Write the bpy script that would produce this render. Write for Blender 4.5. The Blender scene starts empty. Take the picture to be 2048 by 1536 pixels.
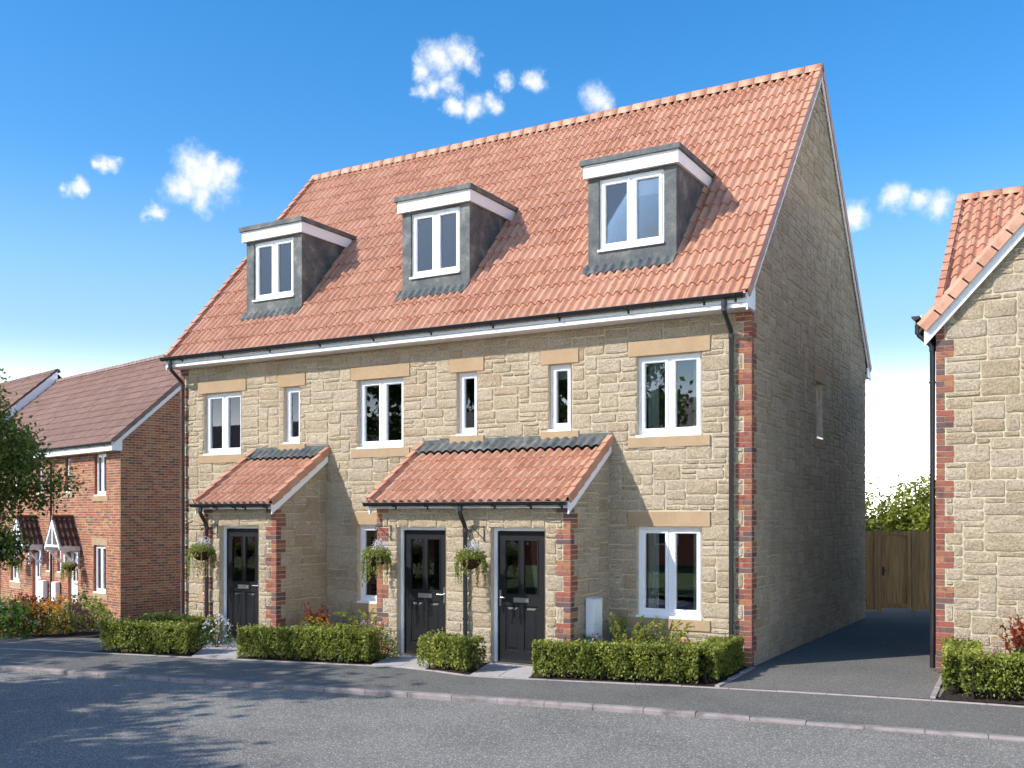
import bpy, math, random
import numpy as np
from mathutils import Vector, Matrix, Euler

R = math.radians
rng = np.random.default_rng(7)
random.seed(7)
sc = bpy.context.scene
col = sc.collection

# ------------------------------------------------------------------ camera
F = 2021.0; HY = 1030.0; YAW = R(30.2)                       # focal length and horizon in pixels of the 2048 wide photograph
FW = np.array([-math.sin(YAW), math.cos(YAW), 0.0]); RT = np.array([math.cos(YAW), math.sin(YAW), 0.0])
CAM = np.array([4.296, -14.161, 2.16])
cd = bpy.data.cameras.new('camera'); cam = bpy.data.objects.new('camera', cd); col.objects.link(cam)
cd.sensor_width = 36; cd.lens = F / 2048 * 36; cd.shift_y = (HY - 768) / 2048; cd.clip_end = 3000
cam.location = CAM; cam.rotation_euler = (R(90), 0, YAW); sc.camera = cam

# ------------------------------------------------------------------ light
SUN = Vector((0.765, 1.0, -0.95)).normalized()               # the way the sunlight travels
EL = math.asin(-SUN.z)
sd = bpy.data.lights.new('sun', 'SUN'); sd.energy = 2.05; sd.angle = R(0.5); sd.color = (1, 0.955, 0.885)
so = bpy.data.objects.new('sun', sd); col.objects.link(so)
so.rotation_euler = SUN.to_track_quat('-Z', 'Y').to_euler(); so.location = (-20, -26, 25)

sc.view_settings.view_transform = 'Standard'; sc.view_settings.look = 'None'
sc.view_settings.gamma = 1; sc.view_settings.use_curve_mapping = False
sc.view_settings.exposure = 1.6

def pixdir(px, py):
    d = FW + RT * (px - 1024) / F + np.array([0, 0, 1.0]) * (HY - py) / F
    return d / np.linalg.norm(d)

w = bpy.data.worlds.new('World'); sc.world = w; w.use_nodes = True
nt = w.node_tree; nt.nodes.clear()
def N(t, **k):
    n = nt.nodes.new(t)
    for a, b in k.items(): setattr(n, a, b)
    return n
def sky_world():
    L = nt.links.new
    sky = N('ShaderNodeTexSky', sky_type='NISHITA', sun_disc=False, sun_elevation=EL,
            sun_rotation=math.atan2(-SUN.x, -SUN.y), air_density=1.0, dust_density=0.6, ozone_density=2.2, altitude=0)
    tc = N('ShaderNodeTexCoord')
    hs = N('ShaderNodeHueSaturation'); hs.inputs['Saturation'].default_value = 1.40; hs.inputs['Value'].default_value = 0.53
    L(sky.outputs[0], hs.inputs['Color'])
    # pale haze gathering at the horizon all round, brightened to fill the shaded walls
    sx = N('ShaderNodeSeparateXYZ'); L(tc.outputs['Generated'], sx.inputs[0])
    hz = N('ShaderNodeMapRange', interpolation_type='SMOOTHSTEP'); hz.inputs[1].default_value = -0.02; hz.inputs[2].default_value = 0.205
    hz.inputs[3].default_value = 0.95; hz.inputs[4].default_value = 0.0
    L(sx.outputs[2], hz.inputs[0])
    pb = N('ShaderNodeMapRange', interpolation_type='SMOOTHSTEP'); pb.inputs[1].default_value = 0.08; pb.inputs[2].default_value = 0.34
    pb.inputs[3].default_value = 0.85; pb.inputs[4].default_value = 0.0; L(sx.outputs[2], pb.inputs[0])
    mp = N('ShaderNodeMixRGB'); mp.inputs[2].default_value = (1.10, 1.68, 2.32, 1); L(pb.outputs[0], mp.inputs[0]); L(hs.outputs[0], mp.inputs[1])
    mh = N('ShaderNodeMixRGB'); mh.inputs[2].default_value = (23.0, 22.5, 21.8, 1)
    pw = N('ShaderNodeMath', operation='POWER'); pw.inputs[1].default_value = 2.2; L(hz.outputs[0], pw.inputs[0])
    L(pw.outputs[0], mh.inputs[0]); L(mp.outputs[0], mh.inputs[1])
    # cumulus: soft balls on the sky dome, frayed by noise
    B = [(410,350,62),(378,328,44),(362,366,48),(440,366,50),(455,342,38),(400,388,46),(425,322,30),(318,425,24),(305,432,16),
         (200,338,30),(225,336,24),(178,338,18),(152,380,24),(135,388,18),
         (890,115,44),(925,112,38),(852,135,32),(945,122,26),(875,170,32),(905,163,26),(850,182,26),
         (945,202,34),(985,194,28),(905,208,26),(1018,158,24),(1075,162,28),(1190,205,42),(1210,216,32),
         (1705,440,40),(1722,428,30),(1795,396,38),(1880,408,36),(1840,402,28)]
    blobs = [(pixdir(a, b), 0.90 * r / F) for a, b, r in B]
    rr = random.Random(3)
    for k in range(9):                                          # the same fair-weather clouds over the rest of the sky
        az = YAW + math.pi + rr.uniform(-2.2, 2.2); el = rr.uniform(0.22, 0.75)
        for q in range(4):
            a2 = az + rr.uniform(-.06, .06); e2 = el + rr.uniform(-.02, .02)
            blobs.append((np.array([-math.sin(a2) * math.cos(e2), math.cos(a2) * math.cos(e2), math.sin(e2)]), rr.uniform(.03, .06)))
    def noise(vec, scale, det, rough):
        n = N('ShaderNodeTexNoise'); n.inputs['Scale'].default_value = scale; n.inputs['Detail'].default_value = det; n.inputs['Roughness'].default_value = rough
        L(vec, n.inputs['Vector']); return n
    n1 = noise(tc.outputs['Generated'], 22, 6, .62)
    ctr = N('ShaderNodeVectorMath', operation='SUBTRACT'); ctr.inputs[1].default_value = (.5, .5, .5); L(n1.outputs['Color'], ctr.inputs[0])
    scl = N('ShaderNodeVectorMath', operation='SCALE'); scl.inputs['Scale'].default_value = .045; L(ctr.outputs[0], scl.inputs[0])
    wv = N('ShaderNodeVectorMath', operation='ADD'); L(tc.outputs['Generated'], wv.inputs[0]); L(scl.outputs[0], wv.inputs[1])
    no = noise(tc.outputs['Generated'], 48, 9, .70)
    cur = None
    for c, r in blobs:
        d = N('ShaderNodeVectorMath', operation='DISTANCE'); d.inputs[1].default_value = c
        L(wv.outputs[0], d.inputs[0])
        f = N('ShaderNodeMath', operation='MULTIPLY_ADD'); f.inputs[1].default_value = -1 / r; f.inputs[2].default_value = 1
        L(d.outputs['Value'], f.inputs[0])
        if cur is None: cur = f
        else:
            m = N('ShaderNodeMath', operation='SMOOTH_MAX'); m.inputs[2].default_value = .18; L(cur.outputs[0], m.inputs[0]); L(f.outputs[0], m.inputs[1]); cur = m
    a = N('ShaderNodeMath', operation='MULTIPLY_ADD'); a.inputs[1].default_value = 1.15; a.inputs[2].default_value = -.58
    L(no.outputs['Fac'], a.inputs[0])
    s = N('ShaderNodeMath', operation='ADD'); L(cur.outputs[0], s.inputs[0]); L(a.outputs[0], s.inputs[1])
    mr = N('ShaderNodeMapRange', interpolation_type='SMOOTHSTEP'); mr.inputs[1].default_value = -0.06; mr.inputs[2].default_value = 0.90
    mr.inputs[4].default_value = 0.90
    L(s.outputs[0], mr.inputs[0])
    cr = N('ShaderNodeMixRGB'); cr.inputs[1].default_value = (1.75, 2.05, 2.4, 1); cr.inputs[2].default_value = (2.5, 2.5, 2.5, 1)
    L(mr.outputs[0], cr.inputs[0])
    mc = N('ShaderNodeMixRGB'); L(mr.outputs[0], mc.inputs[0]); L(mh.outputs[0], mc.inputs[1]); L(cr.outputs[0], mc.inputs[2])
    bg = N('ShaderNodeBackground'); bg.inputs['Strength'].default_value = 0.15; L(mc.outputs[0], bg.inputs['Color'])
    out = N('ShaderNodeOutputWorld'); L(bg.outputs[0], out.inputs[0])
sky_world()

# ------------------------------------------------------------------ materials
def mat_new(name):
    m = bpy.data.materials.new(name); m.use_nodes = True
    t = m.node_tree; t.nodes.clear()
    o = t.nodes.new('ShaderNodeOutputMaterial'); p = t.nodes.new('ShaderNodeBsdfPrincipled')
    t.links.new(p.outputs[0], o.inputs[0])
    return m, t, p, o
def nz(t, vec, scale, detail=4, rough=.55):
    n = t.nodes.new('ShaderNodeTexNoise'); n.inputs['Scale'].default_value = scale; n.inputs['Detail'].default_value = detail
    n.inputs['Roughness'].default_value = rough; t.links.new(vec, n.inputs['Vector']); return n.outputs['Fac']
def ramp(t, fac, stops, const=False):
    r = t.nodes.new('ShaderNodeValToRGB'); cr = r.color_ramp
    if const: cr.interpolation = 'CONSTANT'
    while len(cr.elements) < len(stops): cr.elements.new(0.5)
    for e, (p, c) in zip(cr.elements, stops): e.position = p; e.color = (*c, 1) if len(c) == 3 else c
    t.links.new(fac, r.inputs[0]); return r.outputs[0]
def mixc(t, fac, a, b, mode='MIX'):
    n = t.nodes.new('ShaderNodeMixRGB'); n.blend_type = mode
    for s, v in ((n.inputs[0], fac), (n.inputs[1], a), (n.inputs[2], b)):
        if isinstance(v, (int, float)): s.default_value = v
        elif isinstance(v, tuple): s.default_value = (*v, 1)
        else: t.links.new(v, s)
    return n.outputs[0]
def pos(t): return t.nodes.new('ShaderNodeNewGeometry').outputs['Position']
def attr(t, nm='tint'):
    a = t.nodes.new('ShaderNodeAttribute'); a.attribute_name = nm; return a.outputs['Fac']
def bump(t, p, h, strength, dist):
    b = t.nodes.new('ShaderNodeBump'); b.inputs['Strength'].default_value = strength; b.inputs['Distance'].default_value = dist
    t.links.new(h, b.inputs['Height']); t.links.new(b.outputs[0], p.inputs['Normal'])
def addm(t, a, b, kb=1.0):
    n = t.nodes.new('ShaderNodeMath'); n.operation = 'MULTIPLY_ADD'; t.links.new(b, n.inputs[0]); n.inputs[1].default_value = kb
    t.links.new(a, n.inputs[2]); return n.outputs[0]

def simple(name, c, rough=.6, var=.12, vscale=3.0, b=0.0, bscale=60, metal=0.0, spec=.5):
    m, t, p, o = mat_new(name); P = pos(t)
    f = nz(t, P, vscale, 5)
    c2 = tuple(max(0, x * (1 - var * 2)) for x in c); c3 = tuple(min(1, x * (1 + var)) for x in c)
    t.links.new(ramp(t, f, [(.3, c2), (.5, c), (.72, c3)]), p.inputs['Base Color'])
    p.inputs['Roughness'].default_value = rough; p.inputs['Metallic'].default_value = metal
    p.inputs['Specular IOR Level'].default_value = spec
    if b: bump(t, p, nz(t, P, bscale, 5), b, .01)
    return m

M = {}
def stone_mat():
    m, t, p, o = mat_new('rock_faced_stone'); P = pos(t)
    c = ramp(t, attr(t), [(0, (.62, .495, .345)), (.25, (.68, .56, .41)), (.6, (.73, .615, .465)), (.85, (.68, .57, .44)), (1, (.63, .505, .365))])
    v = ramp(t, nz(t, P, 40, 5, .78), [(.36, (.58, .54, .48)), (.45, (.89, .88, .87)), (.53, (1.04, 1.04, 1.04)), (.64, (1.24, 1.23, 1.22))])
    c = mixc(t, 1.0, c, v, 'MULTIPLY')
    v2 = ramp(t, nz(t, P, 2.3, 4), [(.3, (.88, .86, .82)), (.6, (1.03, 1.02, 1.0))])
    c = mixc(t, 1.0, c, v2, 'MULTIPLY')
    t.links.new(c, p.inputs['Base Color']); p.inputs['Roughness'].default_value = .92; p.inputs['Specular IOR Level'].default_value = .15
    h = addm(t, nz(t, P, 16, 6, .75), nz(t, P, 46, 5, .75), .9)
    bump(t, p, h, 1.0, .07); return m
M['stone'] = stone_mat()
M['mortar'] = simple('lime_mortar', (.49, .425, .30), .95, .10, 9, .35, 120, spec=.1)
M['reveal'] = simple('stone_reveal', (.52, .43, .31), .9, .12, 12, .5, 60, spec=.15)
def dressed():
    m, t, p, o = mat_new('dressed_sandstone'); P = pos(t)
    c = ramp(t, nz(t, P, 4, 5), [(.3, (.355, .25, .15)), (.7, (.42, .30, .185))])
    c = mixc(t, 1.0, c, ramp(t, nz(t, P, 130, 2, .5), [(.32, (.6, .56, .5)), (.42, (1, 1, 1))]), 'MULTIPLY')
    t.links.new(c, p.inputs['Base Color']); p.inputs['Roughness'].default_value = .88; p.inputs['Specular IOR Level'].default_value = .2
    bump(t, p, nz(t, P, 110, 4), .25, .006); return m
M['dressed'] = dressed()
def brick_mat(name, cols):
    m, t, p, o = mat_new(name); P = pos(t)
    n = len(cols); c = ramp(t, attr(t), [(i / n, cc) for i, cc in enumerate(cols)], True)
    sm = ramp(t, nz(t, P, 14, 3, .5), [(.54, (0, 0, 0)), (.68, (.7, .7, .7))])
    c = mixc(t, sm, c, (.085, .05, .055))
    c = mixc(t, 1.0, c, ramp(t, nz(t, P, 70, 4), [(.3, (.75, .72, .7)), (.65, (1.12, 1.1, 1.1))]), 'MULTIPLY')
    t.links.new(c, p.inputs['Base Color']); p.inputs['Roughness'].default_value = .85; p.inputs['Specular IOR Level'].default_value = .25
    bump(t, p, nz(t, P, 90, 4), .4, .008); return m
BC = [(.29, .095, .065), (.25, .082, .058), (.32, .135, .075), (.125, .080, .082), (.34, .16, .085), (.27, .105, .075), (.155, .088, .082), (.33, .13, .08), (.27, .09, .062), (.21, .09, .074)]
M['brick'] = brick_mat('red_multi_brick', BC)
M['brick2'] = brick_mat('red_facing_brick', [(.37, .125, .072), (.33, .105, .063), (.40, .185, .10), (.17, .095, .085), (.37, .15, .09), (.42, .215, .12), (.26, .12, .088), (.35, .12, .075)])
M['bmortar'] = simple('brick_mortar', (.52, .45, .29), .95, .12, 9, .3, 120, spec=.1)
def tile_mat(name, a, b, c_):
    m, t, p, o = mat_new(name); P = pos(t)
    c = ramp(t, attr(t), [(0, a), (.5, b), (1, c_)])
    c = mixc(t, 1.0, c, ramp(t, nz(t, P, 6, 6, .65), [(.28, (.70, .66, .64)), (.5, (1, 1, 1)), (.75, (1.08, 1.06, 1.05))]), 'MULTIPLY')
    c = mixc(t, 1.0, c, ramp(t, nz(t, P, 60, 3, .6), [(.26, (.62, .56, .52)), (.40, (1, 1, 1))]), 'MULTIPLY')
    t.links.new(c, p.inputs['Base Color']); p.inputs['Roughness'].default_value = .55; p.inputs['Specular IOR Level'].default_value = .4
    bump(t, p, nz(t, P, 120, 4), .22, .006); return m
M['tile'] = tile_mat('terracotta_pantile', (.445, .215, .135), (.485, .245, .158), (.525, .278, .185))
M['tile2'] = tile_mat('brown_roof_tile', (.20, .112, .085), (.225, .13, .10), (.25, .15, .118))
M['tile3'] = tile_mat('dark_brown_tile', (.10, .045, .032), (.12, .055, .04), (.14, .07, .05))
M['felt'] = simple('roof_felt', (.06, .04, .035), .9)
def lead_mat():
    m, t, p, o = mat_new('weathered_lead'); P = pos(t)
    c = ramp(t, nz(t, P, 3.2, 7, .68), [(.30, (.052, .064, .072)), (.46, (.085, .096, .100)), (.55, (.12, .125, .118)), (.68, (.21, .21, .195))])
    c = mixc(t, 1.0, c, ramp(t, nz(t, P, 24, 5, .7), [(.3, (.75, .75, .75)), (.62, (1.1, 1.1, 1.1)), (.8, (1.35, 1.35, 1.3))]), 'MULTIPLY')
    t.links.new(c, p.inputs['Base Color']); p.inputs['Roughness'].default_value = .6; p.inputs['Specular IOR Level'].default_value = .25
    bump(t, p, nz(t, P, 14, 4), .3, .015); return m
M['lead'] = lead_mat()
M['upvc'] = simple('white_upvc', (.80, .815, .84), .32, .015, 2)
M['fascia'] = simple('white_fascia', (.80, .81, .82), .45, .02, 1.5)
M['black'] = simple('black_plastic', (.018, .019, .021), .35, .15, 4)
M['iron'] = simple('black_iron', (.02, .02, .022), .5, .1, 20)
M['doorblack'] = simple('black_door_paint', (.007, .0075, .009), .5, .08, 30, .05, 160, spec=.3)
M['chrome'] = simple('brushed_steel', (.62, .62, .60), .28, .05, 9, metal=1.0)
M['doorwhite'] = simple('white_door', (.80, .81, .83), .4, .02, 2)
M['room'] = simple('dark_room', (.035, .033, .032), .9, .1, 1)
M['curtain'] = simple('white_curtain', (.62, .62, .60), .9, .06, 20)
M['blind'] = simple('pale_blind', (.84, .85, .85), .9, .05, 20)
M['meter'] = simple('grey_white_box', (.70, .74, .76), .5, .03, 3)
M['soil'] = simple('bark_mulch', (.045, .036, .030), .95, .5, 30, 1.0, 40, spec=.1)
M['grass'] = simple('rough_grass', (.07, .11, .03), .95, .3, 2, .8, 60, spec=.1)
M['wicker'] = simple('coir_basket', (.05, .028, .015), .95, .4, 30, .9, 90, spec=.1)
M['bark'] = simple('bark', (.075, .058, .042), .95, .3, 8, .8, 30, spec=.1)
M['slab'] = simple('concrete_slab', (.40, .365, .355), .9, .08, 3, .25, 120, spec=.2)
M['kerb'] = simple('kerb_concrete', (.27, .235, .225), .9, .20, 5, .5, 130, spec=.15)
M['edging'] = simple('edging_concrete', (.34, .295, .28), .9, .14, 6, .4, 130, spec=.15)
def asphalt(name, base, speck, k):
    m, t, p, o = mat_new(name); P = pos(t)
    c = ramp(t, nz(t, P, .55, 7, .62), [(.3, tuple(x * .76 for x in base)), (.5, base), (.72, tuple(x * 1.22 for x in base))])
    v = t.nodes.new('ShaderNodeTexVoronoi'); v.inputs['Scale'].default_value = k; t.links.new(P, v.inputs['Vector'])
    sp = t.nodes.new('ShaderNodeSeparateColor'); t.links.new(v.outputs['Color'], sp.inputs[0])
    c = mixc(t, 1.0, c, ramp(t, sp.outputs[1], [(0, (.62, .62, .62)), (.5, (1, 1, 1)), (1, (1.25, 1.25, 1.25))]), 'MULTIPLY')
    c = mixc(t, ramp(t, sp.outputs[0], [(.80, (0, 0, 0)), (.97, (.85, .85, .85))]), c, speck)
    t.links.new(c, p.inputs['Base Color']); p.inputs['Roughness'].default_value = .88; p.inputs['Specular IOR Level'].default_value = .25
    bump(t, p, addm(t, nz(t, P, 240, 3), v.outputs['Distance'], 1.0), .5, .008); return m
M['road'] = asphalt('road_asphalt', (.182, .171, .154), (.55, .52, .46), 95)
M['tarmac'] = asphalt('path_tarmac', (.132, .126, .115), (.40, .38, .33), 150)
def wood():
    m, t, p, o = mat_new('stained_timber'); P = pos(t)
    mp = t.nodes.new('ShaderNodeMapping'); mp.inputs['Scale'].default_value = (22, 22, 1.6); t.links.new(P, mp.inputs[0])
    f = nz(t, mp.outputs[0], 1.0, 6, .6)
    c = ramp(t, f, [(.3, (.26, .145, .052)), (.5, (.46, .275, .11)), (.7, (.58, .37, .17))])
    c = mixc(t, 1.0, c, ramp(t, attr(t), [(0, (.75, .75, .75)), (1, (1.15, 1.12, 1.1))]), 'MULTIPLY')
    t.links.new(c, p.inputs['Base Color']); p.inputs['Roughness'].default_value = .8; bump(t, p, f, .3, .01); return m
M['wood'] = wood()
def glass():
    m, t, p, o = mat_new('window_glass'); t.nodes.remove(p)
    fr = t.nodes.new('ShaderNodeFresnel'); fr.inputs['IOR'].default_value = 2.05
    g = t.nodes.new('ShaderNodeBsdfGlossy'); g.inputs['Roughness'].default_value = .01; g.inputs['Color'].default_value = (.95, .97, 1, 1)
    tr = t.nodes.new('ShaderNodeBsdfTransparent'); tr.inputs['Color'].default_value = (.80, .84, .83, 1)
    mx = t.nodes.new('ShaderNodeMixShader'); t.links.new(fr.outputs[0], mx.inputs[0]); t.links.new(tr.outputs[0], mx.inputs[1]); t.links.new(g.outputs[0], mx.inputs[2])
    t.links.new(mx.outputs[0], o.inputs[0]); return m
M['glass'] = glass()
def foliage(name, stops, trans=.35, rough=.5):
    m, t, p, o = mat_new(name)
    c = ramp(t, attr(t), stops); t.links.new(c, p.inputs['Base Color']); p.inputs['Roughness'].default_value = rough; p.inputs['Specular IOR Level'].default_value = .35
    tl = t.nodes.new('ShaderNodeBsdfTranslucent'); t.links.new(c, tl.inputs['Color'])
    mx = t.nodes.new('ShaderNodeMixShader'); mx.inputs[0].default_value = trans
    t.links.new(p.outputs[0], mx.inputs[1]); t.links.new(tl.outputs[0], mx.inputs[2]); t.links.new(mx.outputs[0], o.inputs[0]); return m
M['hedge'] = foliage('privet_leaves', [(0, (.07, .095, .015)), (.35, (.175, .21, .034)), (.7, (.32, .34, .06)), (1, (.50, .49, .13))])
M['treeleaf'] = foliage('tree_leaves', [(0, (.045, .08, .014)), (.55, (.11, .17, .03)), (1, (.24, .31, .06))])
M['sunleaf'] = foliage('bright_leaves', [(0, (.10, .14, .02)), (.5, (.28, .32, .05)), (1, (.52, .52, .12))], .5)
M['plant'] = foliage('garden_leaves', [(0, (.035, .075, .012)), (.5, (.085, .16, .025)), (1, (.19, .27, .05))], .4)
M['redleaf'] = foliage('red_leaves', [(0, (.12, .014, .01)), (.5, (.26, .035, .015)), (1, (.40, .10, .025))], .4)
M['purple'] = foliage('purple_leaves', [(0, (.05, .02, .025)), (1, (.16, .07, .08))], .3)
M['orange'] = foliage('orange_petals', [(0, (.55, .17, .015)), (1, (.75, .36, .04))], .3)
M['white_fl'] = foliage('white_petals', [(0, (.62, .58, .66)), (1, (.82, .80, .82))], .3)
M['pink'] = foliage('pink_petals', [(0, (.50, .14, .33)), (1, (.72, .42, .58))], .3)

# ------------------------------------------------------------------ mesh helpers
def mesh_np(name, V, Fc, mat=None, tint=None, smooth=None):
    me = bpy.data.meshes.new(name)
    me.from_pydata([tuple(v) for v in V], [], [tuple(f) for f in Fc])
    if tint is not None:
        a = me.attributes.new('tint', 'FLOAT', 'FACE'); a.data.foreach_set('value', np.broadcast_to(np.asarray(tint, np.float32), (len(Fc),)).copy())
    if smooth is not None:
        me.polygons.foreach_set('use_smooth', np.broadcast_to(np.asarray(smooth, bool), (len(Fc),)).copy())
    if mat is not None: me.materials.append(mat)
    return me
def quads_np(name, V, mat, tint, smooth=False):
    """V (n,4,3): n separate quads, built fast"""
    n = len(V); me = bpy.data.meshes.new(name)
    me.vertices.add(n * 4); me.vertices.foreach_set('co', np.ascontiguousarray(V, np.float32).ravel())
    me.loops.add(n * 4); me.loops.foreach_set('vertex_index', np.arange(n * 4, dtype=np.int32))
    me.polygons.add(n); me.polygons.foreach_set('loop_start', np.arange(0, n * 4, 4, dtype=np.int32))
    me.polygons.foreach_set('loop_total', np.full(n, 4, np.int32))
    a = me.attributes.new('tint', 'FLOAT', 'FACE'); a.data.foreach_set('value', np.asarray(tint, np.float32))
    me.materials.append(mat); me.update(calc_edges=True); return me
def link(name, data, parent=None, loc=None, rot=None, kind=None):
    o = bpy.data.objects.new(name, data); col.objects.link(o)
    if parent is not None: o.parent = parent
    if loc is not None: o.location = loc
    if rot is not None: o.rotation_euler = rot
    if kind: o['kind'] = kind
    return o
def tag(o, label, cat, group=None):
    o['label'] = label; o['category'] = cat
    if group: o['group'] = group
    return o
def empty(name, loc, rz, label, cat, group=None):
    o = link(name, None, None, loc, (0, 0, rz)); o.empty_display_size = .3
    return tag(o, label, cat, group)

class MB:
    def __init__(s): s.V = []; s.F = []; s.T = []; s.S = []
    def add(s, V, Fc, tint=0.0, smooth=False):
        b = len(s.V); s.V += [tuple(v) for v in V]
        for f in Fc: s.F.append(tuple(i + b for i in f)); s.T.append(tint); s.S.append(smooth)
        return s
    def box(s, x0, x1, y0, y1, z0, z1, tint=0.0):
        V = [(x, y, z) for z in (z0, z1) for y in (y0, y1) for x in (x0, x1)]
        return s.add(V, [(0, 2, 3, 1), (4, 5, 7, 6), (0, 1, 5, 4), (2, 6, 7, 3), (0, 4, 6, 2), (1, 3, 7, 5)], tint)
    def obox(s, x0, x1, y0, y1, z0, z1, mtx, tint=0.0):
        V = [mtx @ Vector((x, y, z)) for z in (z0, z1) for y in (y0, y1) for x in (x0, x1)]
        return s.add(V, [(0, 2, 3, 1), (4, 5, 7, 6), (0, 1, 5, 4), (2, 6, 7, 3), (0, 4, 6, 2), (1, 3, 7, 5)], tint)
    def quad(s, *p, tint=0.0): return s.add(p, [tuple(range(len(p)))], tint)
    def tube(s, pts, r, n=10, smooth=True, cap=True, tint=0.0):
        pts = [Vector(p) for p in pts]; rs = r if isinstance(r, (list, tuple)) else [r] * len(pts)
        V = []; Fc = []; up = Vector((0.13, 0.21, 1)).normalized()
        for i, p in enumerate(pts):
            d = (pts[min(i + 1, len(pts) - 1)] - pts[max(i - 1, 0)]).normalized()
            u = d.cross(up)
            if u.length < .05: u = d.cross(Vector((1, 0, 0)))
            u.normalize(); v = d.cross(u)
            for k in range(n):
                a = 2 * math.pi * k / n; V.append(p + (u * math.cos(a) + v * math.sin(a)) * rs[i])
        for i in range(len(pts) - 1):
            for k in range(n):
                Fc.append((i * n + k, i * n + (k + 1) % n, (i + 1) * n + (k + 1) % n, (i + 1) * n + k))
        s.add(V, Fc, tint, smooth)
        if cap:
            s.add(V[:n], [tuple(range(n))[::-1]], tint); s.add(V[-n:], [tuple(range(n))], tint)
        return s
    def build(s, name, mat, parent=None, loc=None, rot=None, kind=None, tint=True):
        me = mesh_np(name, s.V, s.F, M[mat], s.T if tint else None, s.S)
        return link(name, me, parent, loc, rot, kind)

# wall frames: u to the right along the wall, n outwards, z up
class Fr:
    def __init__(s, o, U, Nn): s.o = Vector(o); s.U = Vector(U); s.N = Vector(Nn)
    def p(s, u, n, z): return s.o + s.U * u + s.N * n + Vector((0, 0, z))
    def mtx(s, u, n, z):
        m = Matrix.Identity(4)
        Y = -s.N
        for i in range(3): m[i][0] = s.U[i]; m[i][1] = Y[i]; m[i][2] = (0, 0, 1)[i]; m[i][3] = s.p(u, n, z)[i]
        return m
def front(y): return Fr((0, y, 0), (1, 0, 0), (0, -1, 0))
def rside(x): return Fr((x, 0, 0), (0, 1, 0), (1, 0, 0))

def box_f(mb, fr, u0, u1, n0, n1, z0, z1, tint=0.0):
    """box in a wall frame, n0<n1 outward"""
    return mb.obox(u0, u1, -n1, -n0, z0, z1, fr.mtx(0, 0, 0), tint)

# ---- small pieces: the largest in view become objects, the rest one joined part per parent
PIECES = {}
CACHE = {}
def piece(cls, name, parent, mat, V, Fc, mtx, tint, area, normal, smooth=False, wm=None, key=None):
    c = mtx.translation; nn = Vector(normal)
    if wm is not None: c = wm @ c; nn = wm.to_3x3() @ nn
    d = np.array(c) - CAM; dep = d @ FW
    wgt = 0.0
    if dep > 1:
        px = 1024 + F * (d @ RT) / dep; py = HY - F * d[2] / dep
        if -20 < px < 2068 and -20 < py < 1556:
            wgt = area * max(0.0, -(np.array(nn) @ d) / np.linalg.norm(d)) / dep ** 2
    PIECES.setdefault(cls, []).append((wgt, name, parent, mat, V, Fc, mtx, tint, smooth, key))
def flush_pieces(limits):
    for cls, L in PIECES.items():
        L.sort(key=lambda t: -t[0]); lim = limits.get(cls, 300); rest = {}
        for i, (wgt, name, parent, mat, V, Fc, mtx, tint, smooth, key) in enumerate(L):
            if i < lim and wgt > 0:
                if key is not None:
                    tq = round(tint * 5) / 5; ck = (key, tq, mat)
                    if ck not in CACHE: CACHE[ck] = mesh_np(name, V, Fc, M[mat], tq, smooth)
                    me = CACHE[ck]
                else: me = mesh_np(name, V, Fc, M[mat], tint, smooth)
                o = link(name, me, parent); o.matrix_local = mtx
            else: rest.setdefault((name, parent.name, mat), []).append((parent, V, Fc, mtx, tint, smooth))
        for (name, pn, mat), R_ in rest.items():
            VV = []; FF = []; TT = []; SS = []; b = 0
            for parent, V, Fc, mtx, tint, smooth in R_:
                a = np.array(V, float); m = np.array(mtx)
                VV.append(a @ m[:3, :3].T + m[:3, 3])
                FF += [tuple(i + b for i in f) for f in Fc]; TT += [tint] * len(Fc)
                SS += list(np.broadcast_to(np.asarray(smooth, bool), (len(Fc),))); b += len(V)
            me = mesh_np(name + '_field', np.concatenate(VV), FF, M[mat], TT, SS)
            link(name + '_field', me, R_[0][0], kind='stuff')

def stone_geo(w_, h_):
    """a rock-faced walling stone, w x h, back on the mortar: x right, -y outwards, z up; origin at its middle"""
    hw = w_ / 2 - .007; hh = h_ / 2 - .007; c = min(.018, hh * .4); J = lambda s=.006: random.uniform(-s, s)
    nm = 2 if w_ > .3 else 1
    out = [(-hw + c, -hh), *[(-hw + c + (2 * hw - 2 * c) * (k + 1) / (nm + 1), -hh + J()) for k in range(nm)], (hw - c, -hh + J(.004)), (hw, -hh + c), (hw + J(.004), hh - c),
           (hw - c, hh), *[(hw - c - (2 * hw - 2 * c) * (k + 1) / (nm + 1), hh + J()) for k in range(nm)], (-hw + c, hh + J(.004)), (-hw, hh - c), (-hw + J(.004), -hh + c)]
    n = len(out); V = []; Fc = []
    pr = random.uniform(.012, .022)
    for x, z in out: V.append((x, .004, z))
    for x, z in out: V.append((x * (1 - .006 / hw), -pr * .62 + J(.004), z * (1 - .006 / hh)))
    k2 = min(.03, hh * .5)
    for x, z in out: V.append((x * (1 - k2 / hw) + J(), -pr + J(.005), z * (1 - k2 / hh) + J(.004)))
    V.append((J(.02), -pr - random.uniform(-.006, .008), J(.01)))
    for i in range(n):
        j = (i + 1) % n
        Fc += [(i, j, n + j, n + i), (n + i, n + j, 2 * n + j, 2 * n + i), (2 * n + i, 2 * n + j, 3 * n)]
    return V, Fc
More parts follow.
